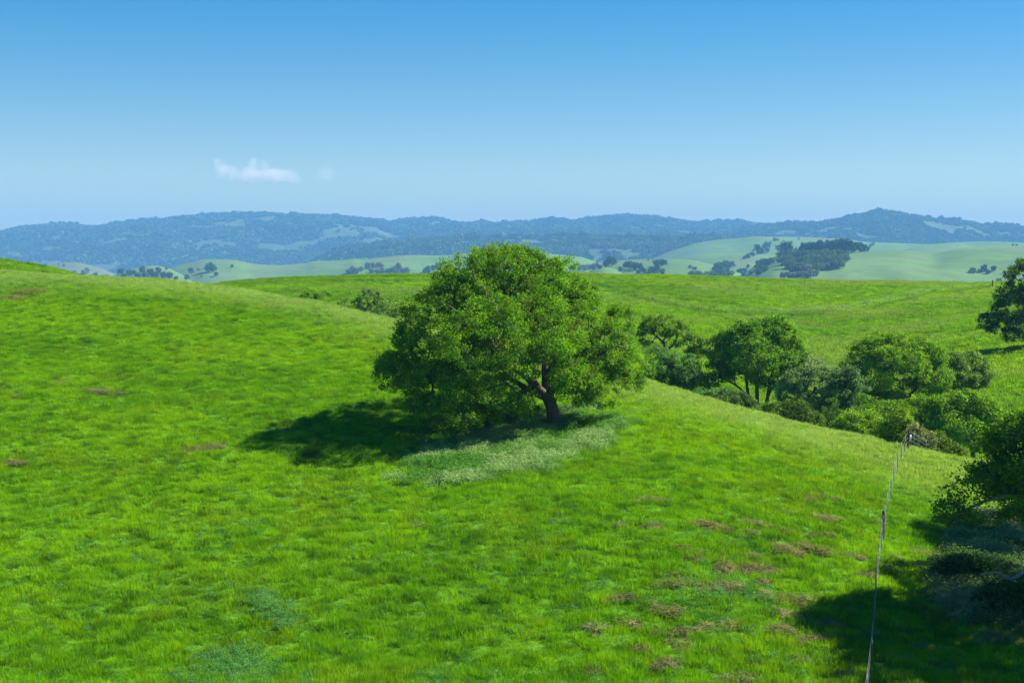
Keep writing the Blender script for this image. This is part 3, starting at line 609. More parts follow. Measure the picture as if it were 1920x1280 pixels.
# ------------------------------------------------------------------ distant trees (one mesh each)
def far_tree_mesh(kind, seed):
    rs = np.random.default_rng(seed)
    if kind == 'tall':
        n = 26; cl = np.stack([rs.normal(0, 0.17, n), rs.normal(0, 0.17, n), rs.uniform(0.25, 1.0, n)], 1); rad = 0.17
    elif kind == 'wide':
        n = 30; cl = unit(rs.normal(size=(n, 3))) * np.array([0.62, 0.5, 0.36]) * rs.uniform(0.6, 1.05, (n, 1)); cl[:, 2] += 0.48; rad = 0.22
    else:
        n = 28; cl = unit(rs.normal(size=(n, 3))) * np.array([0.42, 0.4, 0.40]) * rs.uniform(0.5, 1.05, (n, 1)); cl[:, 2] += 0.52; rad = 0.20
    cl[:, 2] = np.maximum(cl[:, 2], 0.1)
    m = 34; cid = np.repeat(np.arange(n), m); N_ = n * m
    d = unit(rs.normal(size=(N_, 3))); C = cl[cid] + d * rad * (rs.random(N_) ** 0.4)[:, None] * rs.uniform(0.7, 1.2, n)[cid][:, None]
    V, Fa = leaf_quads(C, unit(d + rs.normal(size=(N_, 3)) * 0.4 + np.array([0, 0, 0.3])), np.full(N_, 0.105), np.full(N_, 0.08))
    tV, tF = tubes([[0, 0, -0.12]], [[0, 0, 0.55]], [0.045], [0.02], 6)
    V = np.concatenate([V, tV]); Fa = np.concatenate([Fa, tF + N_ * 4])
    me = new_mesh(kind + '_far_tree', V, Fa, [LEAF, M_TWIG])
    mi = np.zeros(len(Fa), np.int32); mi[N_:] = 1; me.polygons.foreach_set('material_index', mi)
    return me, cid, N_
def far_variant(kind, seed, base, yel=(1.2, 1.1, 0.7)):
    me, cid, N_ = far_tree_mesh(kind, seed)
    C = shade_cols(base, N_, cid, cid.max() + 1, var=0.2, hue=0.12, yellow=yel)
    C = np.concatenate([np.repeat(C, 4, 0), np.full((len(me.vertices) - 4 * N_, 3), 0.08)]); tint(me, C); return me
DK = (0.038, 0.085, 0.026); MD = (0.075, 0.125, 0.045); GR = (0.125, 0.145, 0.085)
FAR = {'round': [far_variant('round', 100 + i, DK) for i in range(4)], 'wide': [far_variant('wide', 200 + i, DK) for i in range(3)],
       'tall': [far_variant('tall', 300 + i, (0.026, 0.055, 0.024)) for i in range(4)], 'grey': [far_variant('round', 400 + i, GR) for i in range(4)], 'mid': [far_variant('wide', 500 + i, MD) for i in range(3)]}
def far_tree(px, py, size, kind, label, group, name='distant_oak', only=None, aspect=1.0, cat='tree'):
    r = ground_at(px, py, only, ymin=1200)
    if r is None: return None
    p, _ = r; h = size * m_at(p[1])
    o = link(name, random.choice(FAR[kind]), loc=(p[0], p[1], p[2] - h * 0.06))
    o.rotation_euler = (0, 0, random.uniform(0, 6.28)); o.scale = (h * aspect, h * aspect, h)
    return tag(o, label, cat, group)
def many(lst, kind, label, group, **kw):
    ORD = 'first second third fourth fifth sixth seventh eighth ninth tenth eleventh twelfth'.split()
    lst = sorted(lst); n_ = len(lst); seen = {}
    for i, (px, py, sz) in enumerate(lst):
        if n_ > 26: w = ''
        elif i < (n_ + 1) // 2 and i < 12: w = (', ' + ORD[i] + ' from left') if i else ', leftmost'
        elif n_ - 1 - i < 12: w = (', ' + ORD[n_ - 1 - i] + ' from right') if i < n_ - 1 else ', rightmost'
        else: w = ', near the middle'
        far_tree(px, py, sz * random.uniform(0.92, 1.1), kind, label + w, group, **kw)
ga = 'dark oaks dotted over the distant hill on the left'
far_tree(393, 511, 22, 'wide', 'biggest dark oak alone on the pale green hill at left', None, aspect=0.8)
far_tree(394, 503, 13, 'round', 'small dark oak directly above the biggest one on the left hill', None)
far_tree(358, 513, 12, 'round', 'dark oak to the left of the biggest one on the left hill', None)
far_tree(435, 502, 7, 'round', 'lone speck of a tree high on the left pale hill', None)
many([(350, 525, 11), (405, 518, 10), (372, 508, 5), (403, 507, 8), (378, 521, 6), (312, 506, 6)], 'round', 'small dark oak dotted over the left pale hill', ga)
many([(227, 514, 13), (241, 517, 12), (232, 522, 12), (267, 511, 14), (283, 519, 18), (272, 524, 16), (290, 524, 18), (305, 523, 14), (318, 524, 18), (258, 522, 12), (330, 527, 10), (297, 512, 12), (251, 514, 9)], 'round', 'dark oak in the cluster below the small green hill', 'oaks below the small green hill')
many([(157, 518, 14), (163, 512, 12), (180, 519, 11), (192, 523, 11), (199, 526, 12), (148, 521, 9), (140, 514, 8), (120, 500, 6), (172, 522, 10), (110, 497, 5)], 'grey', 'bluish tree on the dun hill at far left', 'trees on the dun hill')
many([(661, 511, 13), (669, 513, 12), (677, 509, 12), (690, 505, 14), (700, 503, 13), (710, 502, 12), (697, 513, 12), (708, 514, 13), (718, 513, 14), (728, 514, 14), (738, 512, 14), (747, 508, 17), (754, 513, 15), (763, 512, 13), (743, 516, 12), (652, 512, 8), (716, 502, 9)], 'grey', 'grey-blue tree in the grove left of the oak crown', 'grove left of the oak crown')
many([(803, 512, 14), (812, 508, 13), (821, 506, 16), (795, 513, 9)], 'round', 'dark distant tree touching the left of the oak crown', 'cluster beside the oak crown')
many([(1071, 508, 12), (1078, 506, 14), (1087, 508, 15), (1096, 508, 14), (1104, 506, 14), (1112, 506, 12), (1118, 502, 12), (1125, 504, 10), (1076, 502, 8)], 'grey', 'grey-blue tree in the hollow right of the oak crown', 'trees in the hollow right of the oak crown')
far_tree(1147, 497, 21, 'wide', 'large dark spreading oak on the low hill right of the oak crown', None)
far_tree(1136, 500, 12, 'round', 'dark oak at the left foot of the large spreading one', None)
many([(1173, 502, 12), (1181, 505, 18), (1190, 507, 18), (1199, 506, 14), (1205, 511, 10), (1163, 508, 9), (1197, 514, 10)], 'round', 'dark oak in the left clump on the low round hill', 'left clump on the low round hill')
many([(1232, 500, 14), (1241, 499, 16), (1248, 496, 10), (1224, 513, 16), (1217, 515, 12), (1232, 512, 15), (1242, 514, 12), (1209, 512, 10)], 'round', 'dark oak in the right clump on the low round hill', 'right clump on the low round hill')
many([(1293, 503, 7), (1304, 506, 8), (1299, 504, 6), (1216, 489, 6), (1225, 490, 4)], 'grey', 'tiny faint tree on the middle distant hill', 'tiny trees on the middle hill')
many([(1303, 517, 16), (1297, 517, 12), (1310, 517, 12), (1328, 518, 14), (1336, 518, 14), (1322, 519, 10)], 'mid', 'blue-green tree low at the foot of the middle hill', 'low row at the foot of the middle hill')
many([(1345, 508, 18), (1353, 506, 18), (1362, 502, 16), (1371, 501, 14), (1349, 517, 18), (1360, 518, 20), (1340, 518, 14), (1370, 516, 12)], 'wide', 'broad oak in the knot left of the grove hill', 'oak knot left of the grove hill')
many([(1396, 486, 9), (1403, 484, 10), (1411, 481, 11)], 'round', 'small dark tree on the left shoulder of the grove hill', 'trees on the left shoulder')
many([(1421, 478, 18), (1427, 477, 16)], 'tall', 'tall dark tree on the crest left of the grove', 'pair on the crest', name='distant_tall_tree')
far_tree(1436, 476, 22, 'tall', 'tallest dark tree standing just left of the main hilltop grove', None, name='distant_tall_tree', aspect=0.9)
many([(1390, 513, 12), (1397, 511, 8), (1402, 503, 8), (1407, 516, 10), (1394, 518, 9), (1384, 511, 8)], 'round', 'small dark oak low on the slope left of the grove', 'small oaks left of the grove')
many([(1425, 500, 15), (1431, 497, 15), (1438, 498, 15), (1446, 494, 13), (1421, 504, 12), (1429, 511, 18), (1423, 515, 12)], 'wide', 'dark oak in the slanting clump left of the grove', 'slanting clump')
many([(1452, 452, 9), (1458, 452, 6), (1498, 449, 4)], 'grey', 'small faint tree on the pale plateau above the grove', 'plateau trees', only=['grassy_plateau'])
many([(1633, 463, 8), (1638, 460, 7), (1628, 466, 6), (1899, 461, 5), (1906, 461, 5)], 'grey', 'small faint bush on the pale slope right of the grove', 'faint bushes')
many([(x, 479.5 - max(0, (x - 1500)) * 0.055 - (1.2 if 1590 > x > 1565 else 0), h + 5) for x, h in
      [(1468, 16), (1474, 20), (1480, 15), (1498, 12), (1506, 17), (1512, 19), (1519, 16), (1525, 20), (1531, 18), (1537, 20), (1543, 19), (1549, 20), (1555, 19), (1561, 20), (1567, 20), (1573, 24), (1579, 22), (1585, 21), (1591, 20), (1597, 18), (1603, 16), (1609, 14), (1615, 11), (1621, 8), (1627, 5)]],
     'tall', 'tall dark evergreen in the skyline row of the grove', 'skyline row of the grove', name='distant_tall_tree', only=['broad_green_hill'])
TIER = ['top', 'second', 'third', 'fourth', 'fifth', 'sixth']
for ti, (y, x0, x1, sz_) in enumerate([(481, 1463, 1572, 18), (486, 1466, 1578, 18), (492, 1463, 1583, 18), (498, 1466, 1585, 18), (505, 1478, 1572, 19), (511, 1484, 1560, 18)]):
    x = x0 + random.uniform(0, 4); row = []
    while x < x1:
        g = (x, y + random.uniform(-2, 2), sz_ * random.uniform(0.75, 1.25)); x += random.uniform(8, 12)
        if not (1522 < g[0] < 1530 and 500 < g[1] < 509) and not (1540 < g[0] < 1560 and 507 < g[1]): row.append(g)
    many(row, 'wide' if ti % 2 else 'mid', 'round oak in the %s tier of the hillside grove' % TIER[ti], 'oaks of the hillside grove')
many([(1468, 522, 14), (1476, 523, 15), (1485, 523, 14), (1494, 522, 15), (1503, 521, 14), (1512, 522, 15), (1520, 521, 17), (1528, 518, 16), (1516, 514, 20), (1506, 515, 20)], 'grey', 'purplish-grey tree along the lowest edge of the grove', 'low edge of the grove')
far_tree(1823, 512, 13, 'wide', 'leftmost dark oak of the small clump alone on the right-hand hill', None)
far_tree(1846, 509, 15, 'round', 'tallest dark oak of the small clump on the right-hand hill', None)
far_tree(1863, 509, 13, 'round', 'right dark oak of the small clump on the right-hand hill', None)
far_tree(1852, 513, 9, 'wide', 'lowest dark oak in the middle of the small clump on the right hill', None)
far_tree(1873, 530, 10, 'wide', 'dark oak at the foot of the right hill beside the corner post', None)
far_tree(1838, 511, 9, 'wide', 'small dark oak between leftmost and tallest of the right-hand clump', None)

# ------------------------------------------------------------------ instanced stuff (geometry nodes)
def inst_object(name, pts, rot, scl, colr, idx, meshes, kind='stuff', label=None):
    me = bpy.data.meshes.new(name); n = len(pts); me.vertices.add(n); me.vertices.foreach_set('co', np.asarray(pts, np.float32).ravel())
    for nm, ty, dat, key in (('rot', 'FLOAT_VECTOR', rot, 'vector'), ('scl', 'FLOAT_VECTOR', scl, 'vector'), ('pick', 'INT', idx, 'value')):
        a = me.attributes.new(nm, ty, 'POINT'); a.data.foreach_set(key, np.asarray(dat, np.int32 if ty == 'INT' else np.float32).ravel())
    tint(me, colr)
    o = link(name, me); o['kind'] = kind
    if label: o['label'] = label
    pc = bpy.data.collections.new(name + '_source')
    for k, m in enumerate(meshes):
        q = bpy.data.objects.new('%s_%02d' % (name + '_piece', k), m); pc.objects.link(q)
    ng = bpy.data.node_groups.new(name + '_scatter', 'GeometryNodeTree'); N = ng.nodes; L = ng.links
    ng.interface.new_socket('Geometry', in_out='INPUT', socket_type='NodeSocketGeometry'); ng.interface.new_socket('Geometry', in_out='OUTPUT', socket_type='NodeSocketGeometry')
    gi = N.new('NodeGroupInput'); go = N.new('NodeGroupOutput'); ip = N.new('GeometryNodeInstanceOnPoints')
    ci = N.new('GeometryNodeCollectionInfo'); ci.inputs['Collection'].default_value = pc; ci.inputs['Separate Children'].default_value = True; ci.inputs['Reset Children'].default_value = True
    def na(nm, ty):
        a = N.new('GeometryNodeInputNamedAttribute'); a.data_type = ty; a.inputs['Name'].default_value = nm; return a.outputs[0]
    L.new(gi.outputs[0], ip.inputs['Points']); L.new(ci.outputs[0], ip.inputs['Instance']); ip.inputs['Pick Instance'].default_value = True
    L.new(na('pick', 'INT'), ip.inputs['Instance Index'])
    e = N.new('FunctionNodeEulerToRotation'); L.new(na('rot', 'FLOAT_VECTOR'), e.inputs[0]); L.new(e.outputs[0], ip.inputs['Rotation'])
    L.new(na('scl', 'FLOAT_VECTOR'), ip.inputs['Scale']); L.new(ip.outputs[0], go.inputs[0])
    md = o.modifiers.new('scatter', 'NODES'); md.node_group = ng
    return o

def tuft_mesh(seed, blades=46, rad=0.26, h=0.30, w=0.022, lean=0.5, mat_=GRASS, head=0.0):
    rs = np.random.default_rng(seed); V = []; Fa = []
    for b in range(blades):
        a = rs.uniform(0, 6.283); r = rad * math.sqrt(rs.random()); bx, by = r * math.cos(a), r * math.sin(a)
        la = a + rs.normal(0, 0.9); ll = lean * rs.uniform(0.1, 1.0) * h; hh = h * rs.uniform(0.55, 1.1)
        d = np.array([math.cos(la) * ll, math.sin(la) * ll, 0]); s = rs.uniform(0, 6.283); sd = np.array([math.cos(s), math.sin(s), 0]) * w * rs.uniform(0.6, 1.2)
        p0 = np.array([bx, by, -0.05]); p1 = p0 + d * 0.35 + np.array([0, 0, hh * 0.62]); p2 = p0 + d + np.array([0, 0, hh])
        i = len(V); V += [p0 - sd * 0.5, p0 + sd * 0.5, p1 + sd * 0.45, p1 - sd * 0.45, p2 + sd * 0.1, p2 - sd * 0.1]
        Fa += [[i, i + 1, i + 2, i + 3], [i + 3, i + 2, i + 4, i + 5]]
    return new_mesh('grass_tuft', np.array(V), np.array(Fa), mat_)
def weed_mesh(seed, leaves=70, rad=0.3, h=0.32, ls=0.07):
    rs = np.random.default_rng(seed); a = rs.uniform(0, 6.283, leaves); r = rad * np.sqrt(rs.random(leaves))
    C = np.stack([r * np.cos(a), r * np.sin(a), h * rs.uniform(0.2, 1, leaves) * (1 - 0.5 * (r / rad) ** 2)], 1)
    V, Fa = leaf_quads(C, unit(rs.normal(size=(leaves, 3)) * 0.6 + np.array([0, 0, 0.9])), ls * rs.uniform(0.6, 1.3, leaves), ls * rs.uniform(0.4, 0.7, leaves))
    return new_mesh('weed', V, Fa, GRASS)
def thatch_mesh(seed, n=80, rad=0.35, h=0.16):
    rs = np.random.default_rng(seed); a = rs.uniform(0, 6.283, n); r = rad * np.sqrt(rs.random(n)); t = rs.uniform(0, 6.283, n); l = rs.uniform(0.15, 0.4, n)
    C = np.stack([r * np.cos(a), r * np.sin(a), h * rs.uniform(0.2, 1, n) * (1 - 0.6 * (r / rad) ** 2)], 1)
    D = np.stack([np.cos(t), np.sin(t), rs.uniform(-0.1, 0.45, n)], 1) * l[:, None] * 0.5; S = np.stack([-np.sin(t), np.cos(t), rs.normal(0, 0.5, n)], 1) * 0.009
    V = np.stack([C - D - S, C - D + S, C + D + S * 0.6, C + D - S * 0.6], 1).reshape(-1, 3)
    return new_mesh('thatch', V, np.arange(4 * n).reshape(n, 4), GRASS)
TUFTS = [tuft_mesh(600 + k, blades=48, w=0.017, h=0.19 + 0.02 * (k % 3), lean=0.5 + 0.2 * (k % 2)) for k in range(6)]
BIGT = [tuft_mesh(650 + k, blades=60, rad=0.62, h=0.36, w=0.05, lean=0.7) for k in range(5)]

def scatter(n, y0, y1, s0=-0.46, s1=0.46):
    y = np.sqrt(rng.uniform(y0 ** 2, y1 ** 2, n)); s = rng.uniform(s0, s1, n); return s * y, y
def brow_y(x, y): return np.interp(960 + F * x / y, CPX, BROWY)

LIME = np.array([0.190, 0.385, 0.002]); GREEN = np.array([0.120, 0.305, 0.002]); DEEP = np.array([0.022, 0.110, 0.008])
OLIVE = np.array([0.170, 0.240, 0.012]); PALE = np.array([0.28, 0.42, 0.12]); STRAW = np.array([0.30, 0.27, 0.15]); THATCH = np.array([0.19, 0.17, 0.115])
def meadow_cols(x, y, n):
    a = fbm(x / 11, y / 11, 77, 3); b = fbm(x / 1.3, y / 1.3, 91, 3); c = fbm(x / 0.6, y / 0.6, 55, 2)
    t = sstep(0.36, 0.62, a * 0.5 + b * 0.5)[:, None]
    C = GREEN * (1 - t) + LIME * t
    o = sstep(0.56, 0.74, fbm(x / 5, y / 5, 33, 3))[:, None] * 0.28; C = C * (1 - o) + OLIVE * o
    dk = sstep(0.56, 0.72, c)[:, None] * 0.55; C = C * (1 - dk) + DEEP * dk
    return C * (1 + rng.normal(0, 0.19, n))[:, None].clip(0.5, 1.6)

# near meadow
n = 290000
x, y = scatter(n, 42, 168)
y2 = 42 + (y - 42) * 1.0; keep = y < brow_y(x, y) + 7
x, y = x[keep], y[keep]; n = len(x); z = grid_z(x, y)
C = meadow_cols(x, y, n)
by = brow_y(x, y); rim = (sstep(19, 2, by - y) * (0.35 + 0.9 * fbm(x / 3, y / 3, 15, 3)))[:, None].clip(0, 0.85)  # paler band along the brow: seed heads, with their backlight put into the colour
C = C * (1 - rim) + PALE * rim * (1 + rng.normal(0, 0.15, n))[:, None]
ht = 0.40 + 1.15 * sstep(0.3, 0.7, fbm(x / 0.55, y / 0.55, 21, 3)) + 0.35 * (fbm(x / 5, y / 5, 24, 2) - 0.5)
px, py = to_px(x, y, z)
# worn, matted spots
def blob(px0, py0, rx, ry): rx *= 1.1; ry *= 1.0; return np.exp(-(((px - px0) / rx) ** 2 + ((py - py0) / ry) ** 2))
mats_ = [(1240, 1076, 38, 9), (1400, 1068, 45, 10), (1330, 1100, 75, 11), (1300, 1046, 25, 7), (1140, 1125, 26, 7), (1250, 1145, 26, 9), (1490, 1028, 22, 9), (1470, 1125, 50, 9), (1545, 1165, 34, 12), (1500, 1205, 30, 14), (1395, 1002, 22, 7), (1205, 1225, 20, 9),
         (370, 842, 34, 6), (195, 738, 40, 5), (20, 746, 20, 5), (45, 870, 30, 4), (115, 716, 12, 5), (1240, 1240, 18, 8), (1120, 1262, 22, 9), (1590, 1215, 16, 12), (925, 1090, 20, 6), (1330, 985, 22, 5), (1110, 1180, 18, 6), (1180, 990, 26, 6), (60, 548, 30, 5), (20, 560, 20, 7), (1560, 930, 40, 6), (1200, 940, 50, 5), (780, 985, 16, 5)]
mm = np.zeros(n)
for m_ in mats_: mm = np.maximum(mm, blob(*m_))
dn = fbm(x / 1.5, y / 0.75, 61, 4)
mm = sstep(0.44, 0.66, np.sqrt(mm) * 0.40 + dn * 0.72 - 0.16 - 0.6 * (mm < 0.03))
extra = sstep(0.68, 0.76, fbm(x / 1.6, y / 1.0, 62, 3)) * sstep(950, 1250, px) * sstep(930, 1020, py) * 0.8
mm = np.maximum(mm, extra)
under = (((px - 955) / 210) ** 2 + ((py - 842 + (px - 930) * 0.16) / 52) ** 2)
keep = rng.random(n) > np.maximum(mm * 0.5, sstep(1.5, 0.5, under) * 0.75)
C = C * (1 - mm[:, None] * 0.5) + OLIVE * mm[:, None] * 0.5
xs, ys, zs, Cs, hs = x[keep], y[keep], z[keep], C[keep], ht[keep]; k = len(xs)
rot = np.stack([rng.normal(0, 0.12, k), rng.normal(0, 0.12, k), rng.uniform(0, 6.28, k)], 1)
sc = rng.uniform(0.85, 1.3, k); scl = np.stack([sc, sc, sc * hs], 1)
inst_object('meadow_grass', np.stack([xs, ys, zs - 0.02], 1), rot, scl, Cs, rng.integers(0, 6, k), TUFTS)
# dry thatch in the worn spots
sel = (mm > 0.25) & (rng.random(n) < 0.5 * mm); k = int(sel.sum())
Ct = ((THATCH[None] * 0.8 + OLIVE[None] * 0.3) * (1 + rng.normal(0, 0.2, (k, 1)))).clip(0.03, 0.6)
inst_object('dry_grass', np.stack([x[sel], y[sel], z[sel]], 1), np.stack([np.zeros(k), np.zeros(k), rng.uniform(0, 6.28, k)], 1),
            rng.uniform(0.7, 1.5, (k, 1)) * np.ones((1, 3)), Ct, rng.integers(0, 4, k), [thatch_mesh(700 + q) for q in range(4)])
# pale leafy ground cover under the oak, in the shade of the edge oak, and dark weeds in the foreground
def cover(name, nn, y0, y1, fn, col_a, col_b, size, seed, s0=-0.46, s1=0.46, **kw):
    x, y = scatter(nn, y0, y1, s0, s1); z = grid_z(x, y); px, py = to_px(x, y, z)
    w = fn(px, py) * (0.1 + 1.6 * fbm(x / 1.8, y / 1.8, seed, 4)); kp = rng.random(nn) < sstep(0.25, 0.95, w)
    x, y, z = x[kp], y[kp], z[kp]; k = len(x); t = sstep(0.35, 0.65, fbm(x / 2.5, y / 2.5, seed + 5, 3))[:, None]
    C = (np.array(col_a) * (1 - t) + np.array(col_b) * t) * (1 + rng.normal(0, 0.16, (k, 1)))
    sc = size * rng.uniform(0.7, 1.3, k)
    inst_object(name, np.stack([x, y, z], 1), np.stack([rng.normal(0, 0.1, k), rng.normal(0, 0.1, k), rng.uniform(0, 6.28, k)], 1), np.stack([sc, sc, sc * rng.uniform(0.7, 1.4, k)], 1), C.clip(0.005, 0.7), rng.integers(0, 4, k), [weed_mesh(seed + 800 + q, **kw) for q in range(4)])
cover('pale_ground_cover', 80000, 74, 104, lambda px, py: np.exp(-np.maximum(0, (((px - 965) / 215) ** 2 + ((py - 848 + (px - 930) * 0.20) / 55) ** 2) - 0.35) * 1.3),
      (0.09, 0.25, 0.035), (0.23, 0.38, 0.15), 1.0, 12, -0.2, 0.2)
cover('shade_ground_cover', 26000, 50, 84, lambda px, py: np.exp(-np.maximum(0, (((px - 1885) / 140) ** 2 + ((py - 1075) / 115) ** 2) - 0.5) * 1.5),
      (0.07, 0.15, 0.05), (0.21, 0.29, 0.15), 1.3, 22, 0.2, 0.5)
cover('leafy_weeds', 52000, 44, 70, lambda px, py: np.maximum.reduce([np.exp(-(((px - 430) / 100) ** 2 + ((py - 1255) / 45) ** 2)) * 1.25, np.exp(-(((px - 500) / 70) ** 2 + ((py - 1150) / 50) ** 2)) * 0.8,
      np.exp(-(((px - 1330) / 150) ** 2 + ((py - 1130) / 60) ** 2)) * 0.72, np.exp(-(((px - 1130) / 40) ** 2 + ((py - 1265) / 18) ** 2)) * 1.1, np.full_like(px, 0.30)]),
      (0.05, 0.19, 0.03), (0.11, 0.29, 0.08), 0.75, 32)
# far pasture beyond the gully
n = 150000
x, y = scatter(n, 118, 400); z = grid_z(x, y)
CRY = STY[:, 11]
keep = (y > brow_y(x, y) + 7) & (y < np.interp(960 + F * x / y, CPX, CRY) + 12)
x, y, z = x[keep], y[keep], z[keep]; n = len(x); px, py = to_px(x, y, z)
C = meadow_cols(x / 1.8, y / 1.8, n); pr = sstep(0.45, 0.7, fbm(x / 22, y / 14, 71, 3))[:, None] * 0.45; C = C * (1 - pr) + (PALE * 0.75) * pr
C = C * (1 - 0.12) + OLIVE * 0.12
ht = 0.5 + 0.9 * fbm(x / 3, y / 3, 81, 3)
def near_line(pts, w):
    d = np.full(n, 1e9)
    for (ax, ay), (bx, by_) in zip(pts[:-1], pts[1:]):
        t = np.clip(((px - ax) * (bx - ax) + (py - ay) * (by_ - ay)) / ((bx - ax) ** 2 + (by_ - ay) ** 2), 0, 1)
        d = np.minimum(d, np.hypot((px - ax - t * (bx - ax)), (py - ay - t * (by_ - ay)) * 2.2))
    return np.exp(-(d / w) ** 2)
path = np.maximum(near_line([(1115, 532), (1150, 545), (1200, 560), (1260, 574), (1300, 583), (1360, 588), (1440, 592), (1540, 590)], 4), near_line([(1640, 578), (1700, 562), (1760, 551), (1850, 540)], 4) * 0.8)
path = np.maximum(path, near_line([(1500, 590), (1560, 585)], 7) * 0.8)
trk = np.maximum(near_line([(430, 537), (560, 530), (700, 528), (860, 527)], 4), near_line([(420, 532), (520, 525), (700, 521), (820, 519)], 4)) * 0.8
pa = np.maximum(path, trk)[:, None]
C = C * (1 - pa * 0.35) + DEEP * pa * 0.35; ht = ht * (1 + pa[:, 0] * 0.9)
cr = (np.interp(px, CPX, CRY) - y); st = (sstep(14, 3, cr) * sstep(1380, 1480, px) * sstep(1800, 1700, px))[:, None] * 0.5
C = C * (1 - st) + STRAW * st
rot = np.stack([rng.normal(0, 0.12, n), rng.normal(0, 0.12, n), rng.uniform(0, 6.28, n)], 1); sc = rng.uniform(0.8, 1.35, n)
inst_object('pasture_grass', np.stack([x, y, z - 0.02], 1), rot, np.stack([sc, sc, sc * ht], 1), C, rng.integers(0, 5, n), BIGT)

# mountain forests
def canopy_mesh(seed, n=30, w=0.55, hgt=0.8):
    rs = np.random.default_rng(seed); d = unit(rs.normal(size=(n, 3))); C = d * np.array([w, w, hgt * 0.42]) * rs.uniform(0.6, 1.0, (n, 1)); C[:, 2] += hgt * 0.5
    V, Fa = leaf_quads(C, unit(d + rs.normal(size=(n, 3)) * 0.35), np.full(n, 0.55), np.full(n, 0.5)); return new_mesh('canopy', V, Fa, INSTLEAF)
CAN = [canopy_mesh(900 + k, n=26 + 3 * k, w=0.5 + 0.05 * k, hgt=0.8 + 0.1 * (k % 3)) for k in range(5)]
def forest(name, zf, Y0, Yc, px0, px1, n, size, thr, seed, colr, crest_frac=0.08, clear=None):
    Y0 *= FS; Yc *= FS; size *= FS
    s = rng.uniform((px0 - 960) / F, (px1 - 960) / F, n); t = rng.random(n) ** 0.85
    Y = Y0 + (Yc - Y0) * t; m = rng.random(n) < crest_frac; Y[m] = Yc - np.abs(rng.normal(0, 14, m.sum()))
    z = zf(s, Y); x = s * Y; g = fbm(x / 120 / FS, Y / 150 / FS, seed, 4); g2 = fbm(x / 34 / FS, Y / 46 / FS, seed + 9, 3)
    keep = (g * 0.65 + g2 * 0.35 + rng.normal(0, 0.035, n)) < thr
    keep |= m & (rng.random(n) < 0.55)
    if clear is not None:
        px, py = to_px(x, Y, z); 
        for (cx_, cy_, rx_, ry_) in clear: keep &= ~((((px - cx_) / rx_) ** 2 + ((py - cy_) / ry_) ** 2) + rng.normal(0, 0.25, n) < 1)
    mk = m[keep]; x, Y, z = x[keep], Y[keep], z[keep]; k = len(x); sc = size * rng.uniform(0.65, 1.35, k) * np.where(mk, 1.0 + 0.75 * rng.random(k) * (fbm(x / 90, x * 0, 7, 3) > 0.45), 1)
    C = np.array(colr) * (1 + rng.normal(0, 0.35, (k, 1))).clip(0.4, 1.9) * (0.45 + 1.1 * fbm(x / 45 / FS, Y / 70 / FS, seed + 3, 3))[:, None]; gm = (rng.random(k) < 0.25)[:, None]; C = np.where(gm, C * np.array([1.9, 1.5, 1.8]), C)
    inst_object(name, np.stack([x, Y, z - sc * 0.1], 1), np.stack([np.zeros(k), np.zeros(k), rng.uniform(0, 6.28, k)], 1), np.stack([sc, sc, sc * rng.uniform(0.8, 1.3, k)], 1), C, rng.integers(0, 5, k), CAN)
forest('mountain_forest', zM1, 3450, 4700, -150, 2050, 110000, 8.2, 0.545, 111, (0.050, 0.088, 0.030), clear=[(1240, 425, 26, 3), (1285, 436, 22, 4), (370, 426, 30, 4), (500, 412, 26, 5), (690, 428, 28, 3)])
forest('near_mountain_forest', zM2, 3050, 3900, 1250, 2050, 50000, 7.2, 0.57, 131, (0.045, 0.082, 0.030))
forest('foothill_forest', zF, 2620, 3100, 560, 1640, 50000, 7.0, 0.55, 151, (0.048, 0.088, 0.03), clear=[(745, 455, 26, 5), (755, 449, 16, 3), (1155, 470, 18, 5), (1212, 468, 10, 3), (1065, 453, 10, 3), (1225, 455, 14, 4), (1330, 458, 28, 3), (1325, 468, 12, 2), (875, 452, 14, 3)])

# ------------------------------------------------------------------ wire fence beside the edge oak
def box(sx, sy, z0, z1, cx=0, cy=0):
    V = [(cx + a * sx / 2, cy + b * sy / 2, z) for z in (z0, z1) for a, b in ((-1, -1), (1, -1), (1, 1), (-1, 1))]
    return np.array(V), np.array([[0, 3, 2, 1], [4, 5, 6, 7], [0, 1, 5, 4], [1, 2, 6, 5], [2, 3, 7, 6], [3, 0, 4, 7]])
def join(parts):
    V = []; Fa = []; o = 0
    for v, f in parts: V.append(v); Fa.append(f + o); o += len(v)
    return np.concatenate(V), np.concatenate(Fa)
tpost = new_mesh('post', *join([box(0.045, 0.012, -0.3, 1.32), box(0.012, 0.045, -0.3, 1.32, 0, 0.028)] + [box(0.02, 0.012, 0.15 + 0.12 * k, 0.18 + 0.12 * k, 0, -0.012) for k in range(9)]), M_TPOST)
def round_post(r, h, mat_):
    V, Fa = swept([(0, 0, -0.3), (0, 0, 0.4), (0.01, 0, h * 0.7), (0.0, 0.01, h)], [r * 1.05, r, r * 0.97, r * 0.9], 10, 0.05); 
    m = len(V); V = np.concatenate([V, [[0, 0.01, h + 0.01]]]); nn = m - 10
    caps = np.array([[nn + q, nn + (q + 1) % 10, m, m] for q in range(10)])
    fa = [list(map(int, f)) for f in Fa] + [[int(c[0]), int(c[1]), int(c[2])] for c in caps]
    return new_mesh('post', V, fa, mat_, smooth=False)
wpost = round_post(0.075, 1.45, M_WOOD)
def gpt(px, Y): 
    s = at(px, 900, Y); x_ = s[0]; z_ = float(grid_z(x_, Y)); 
    for _ in range(3): x_ = at(px, to_px(x_, Y, z_)[1], Y)[0]; z_ = float(grid_z(x_, Y))
    return np.array([x_, Y, z_])
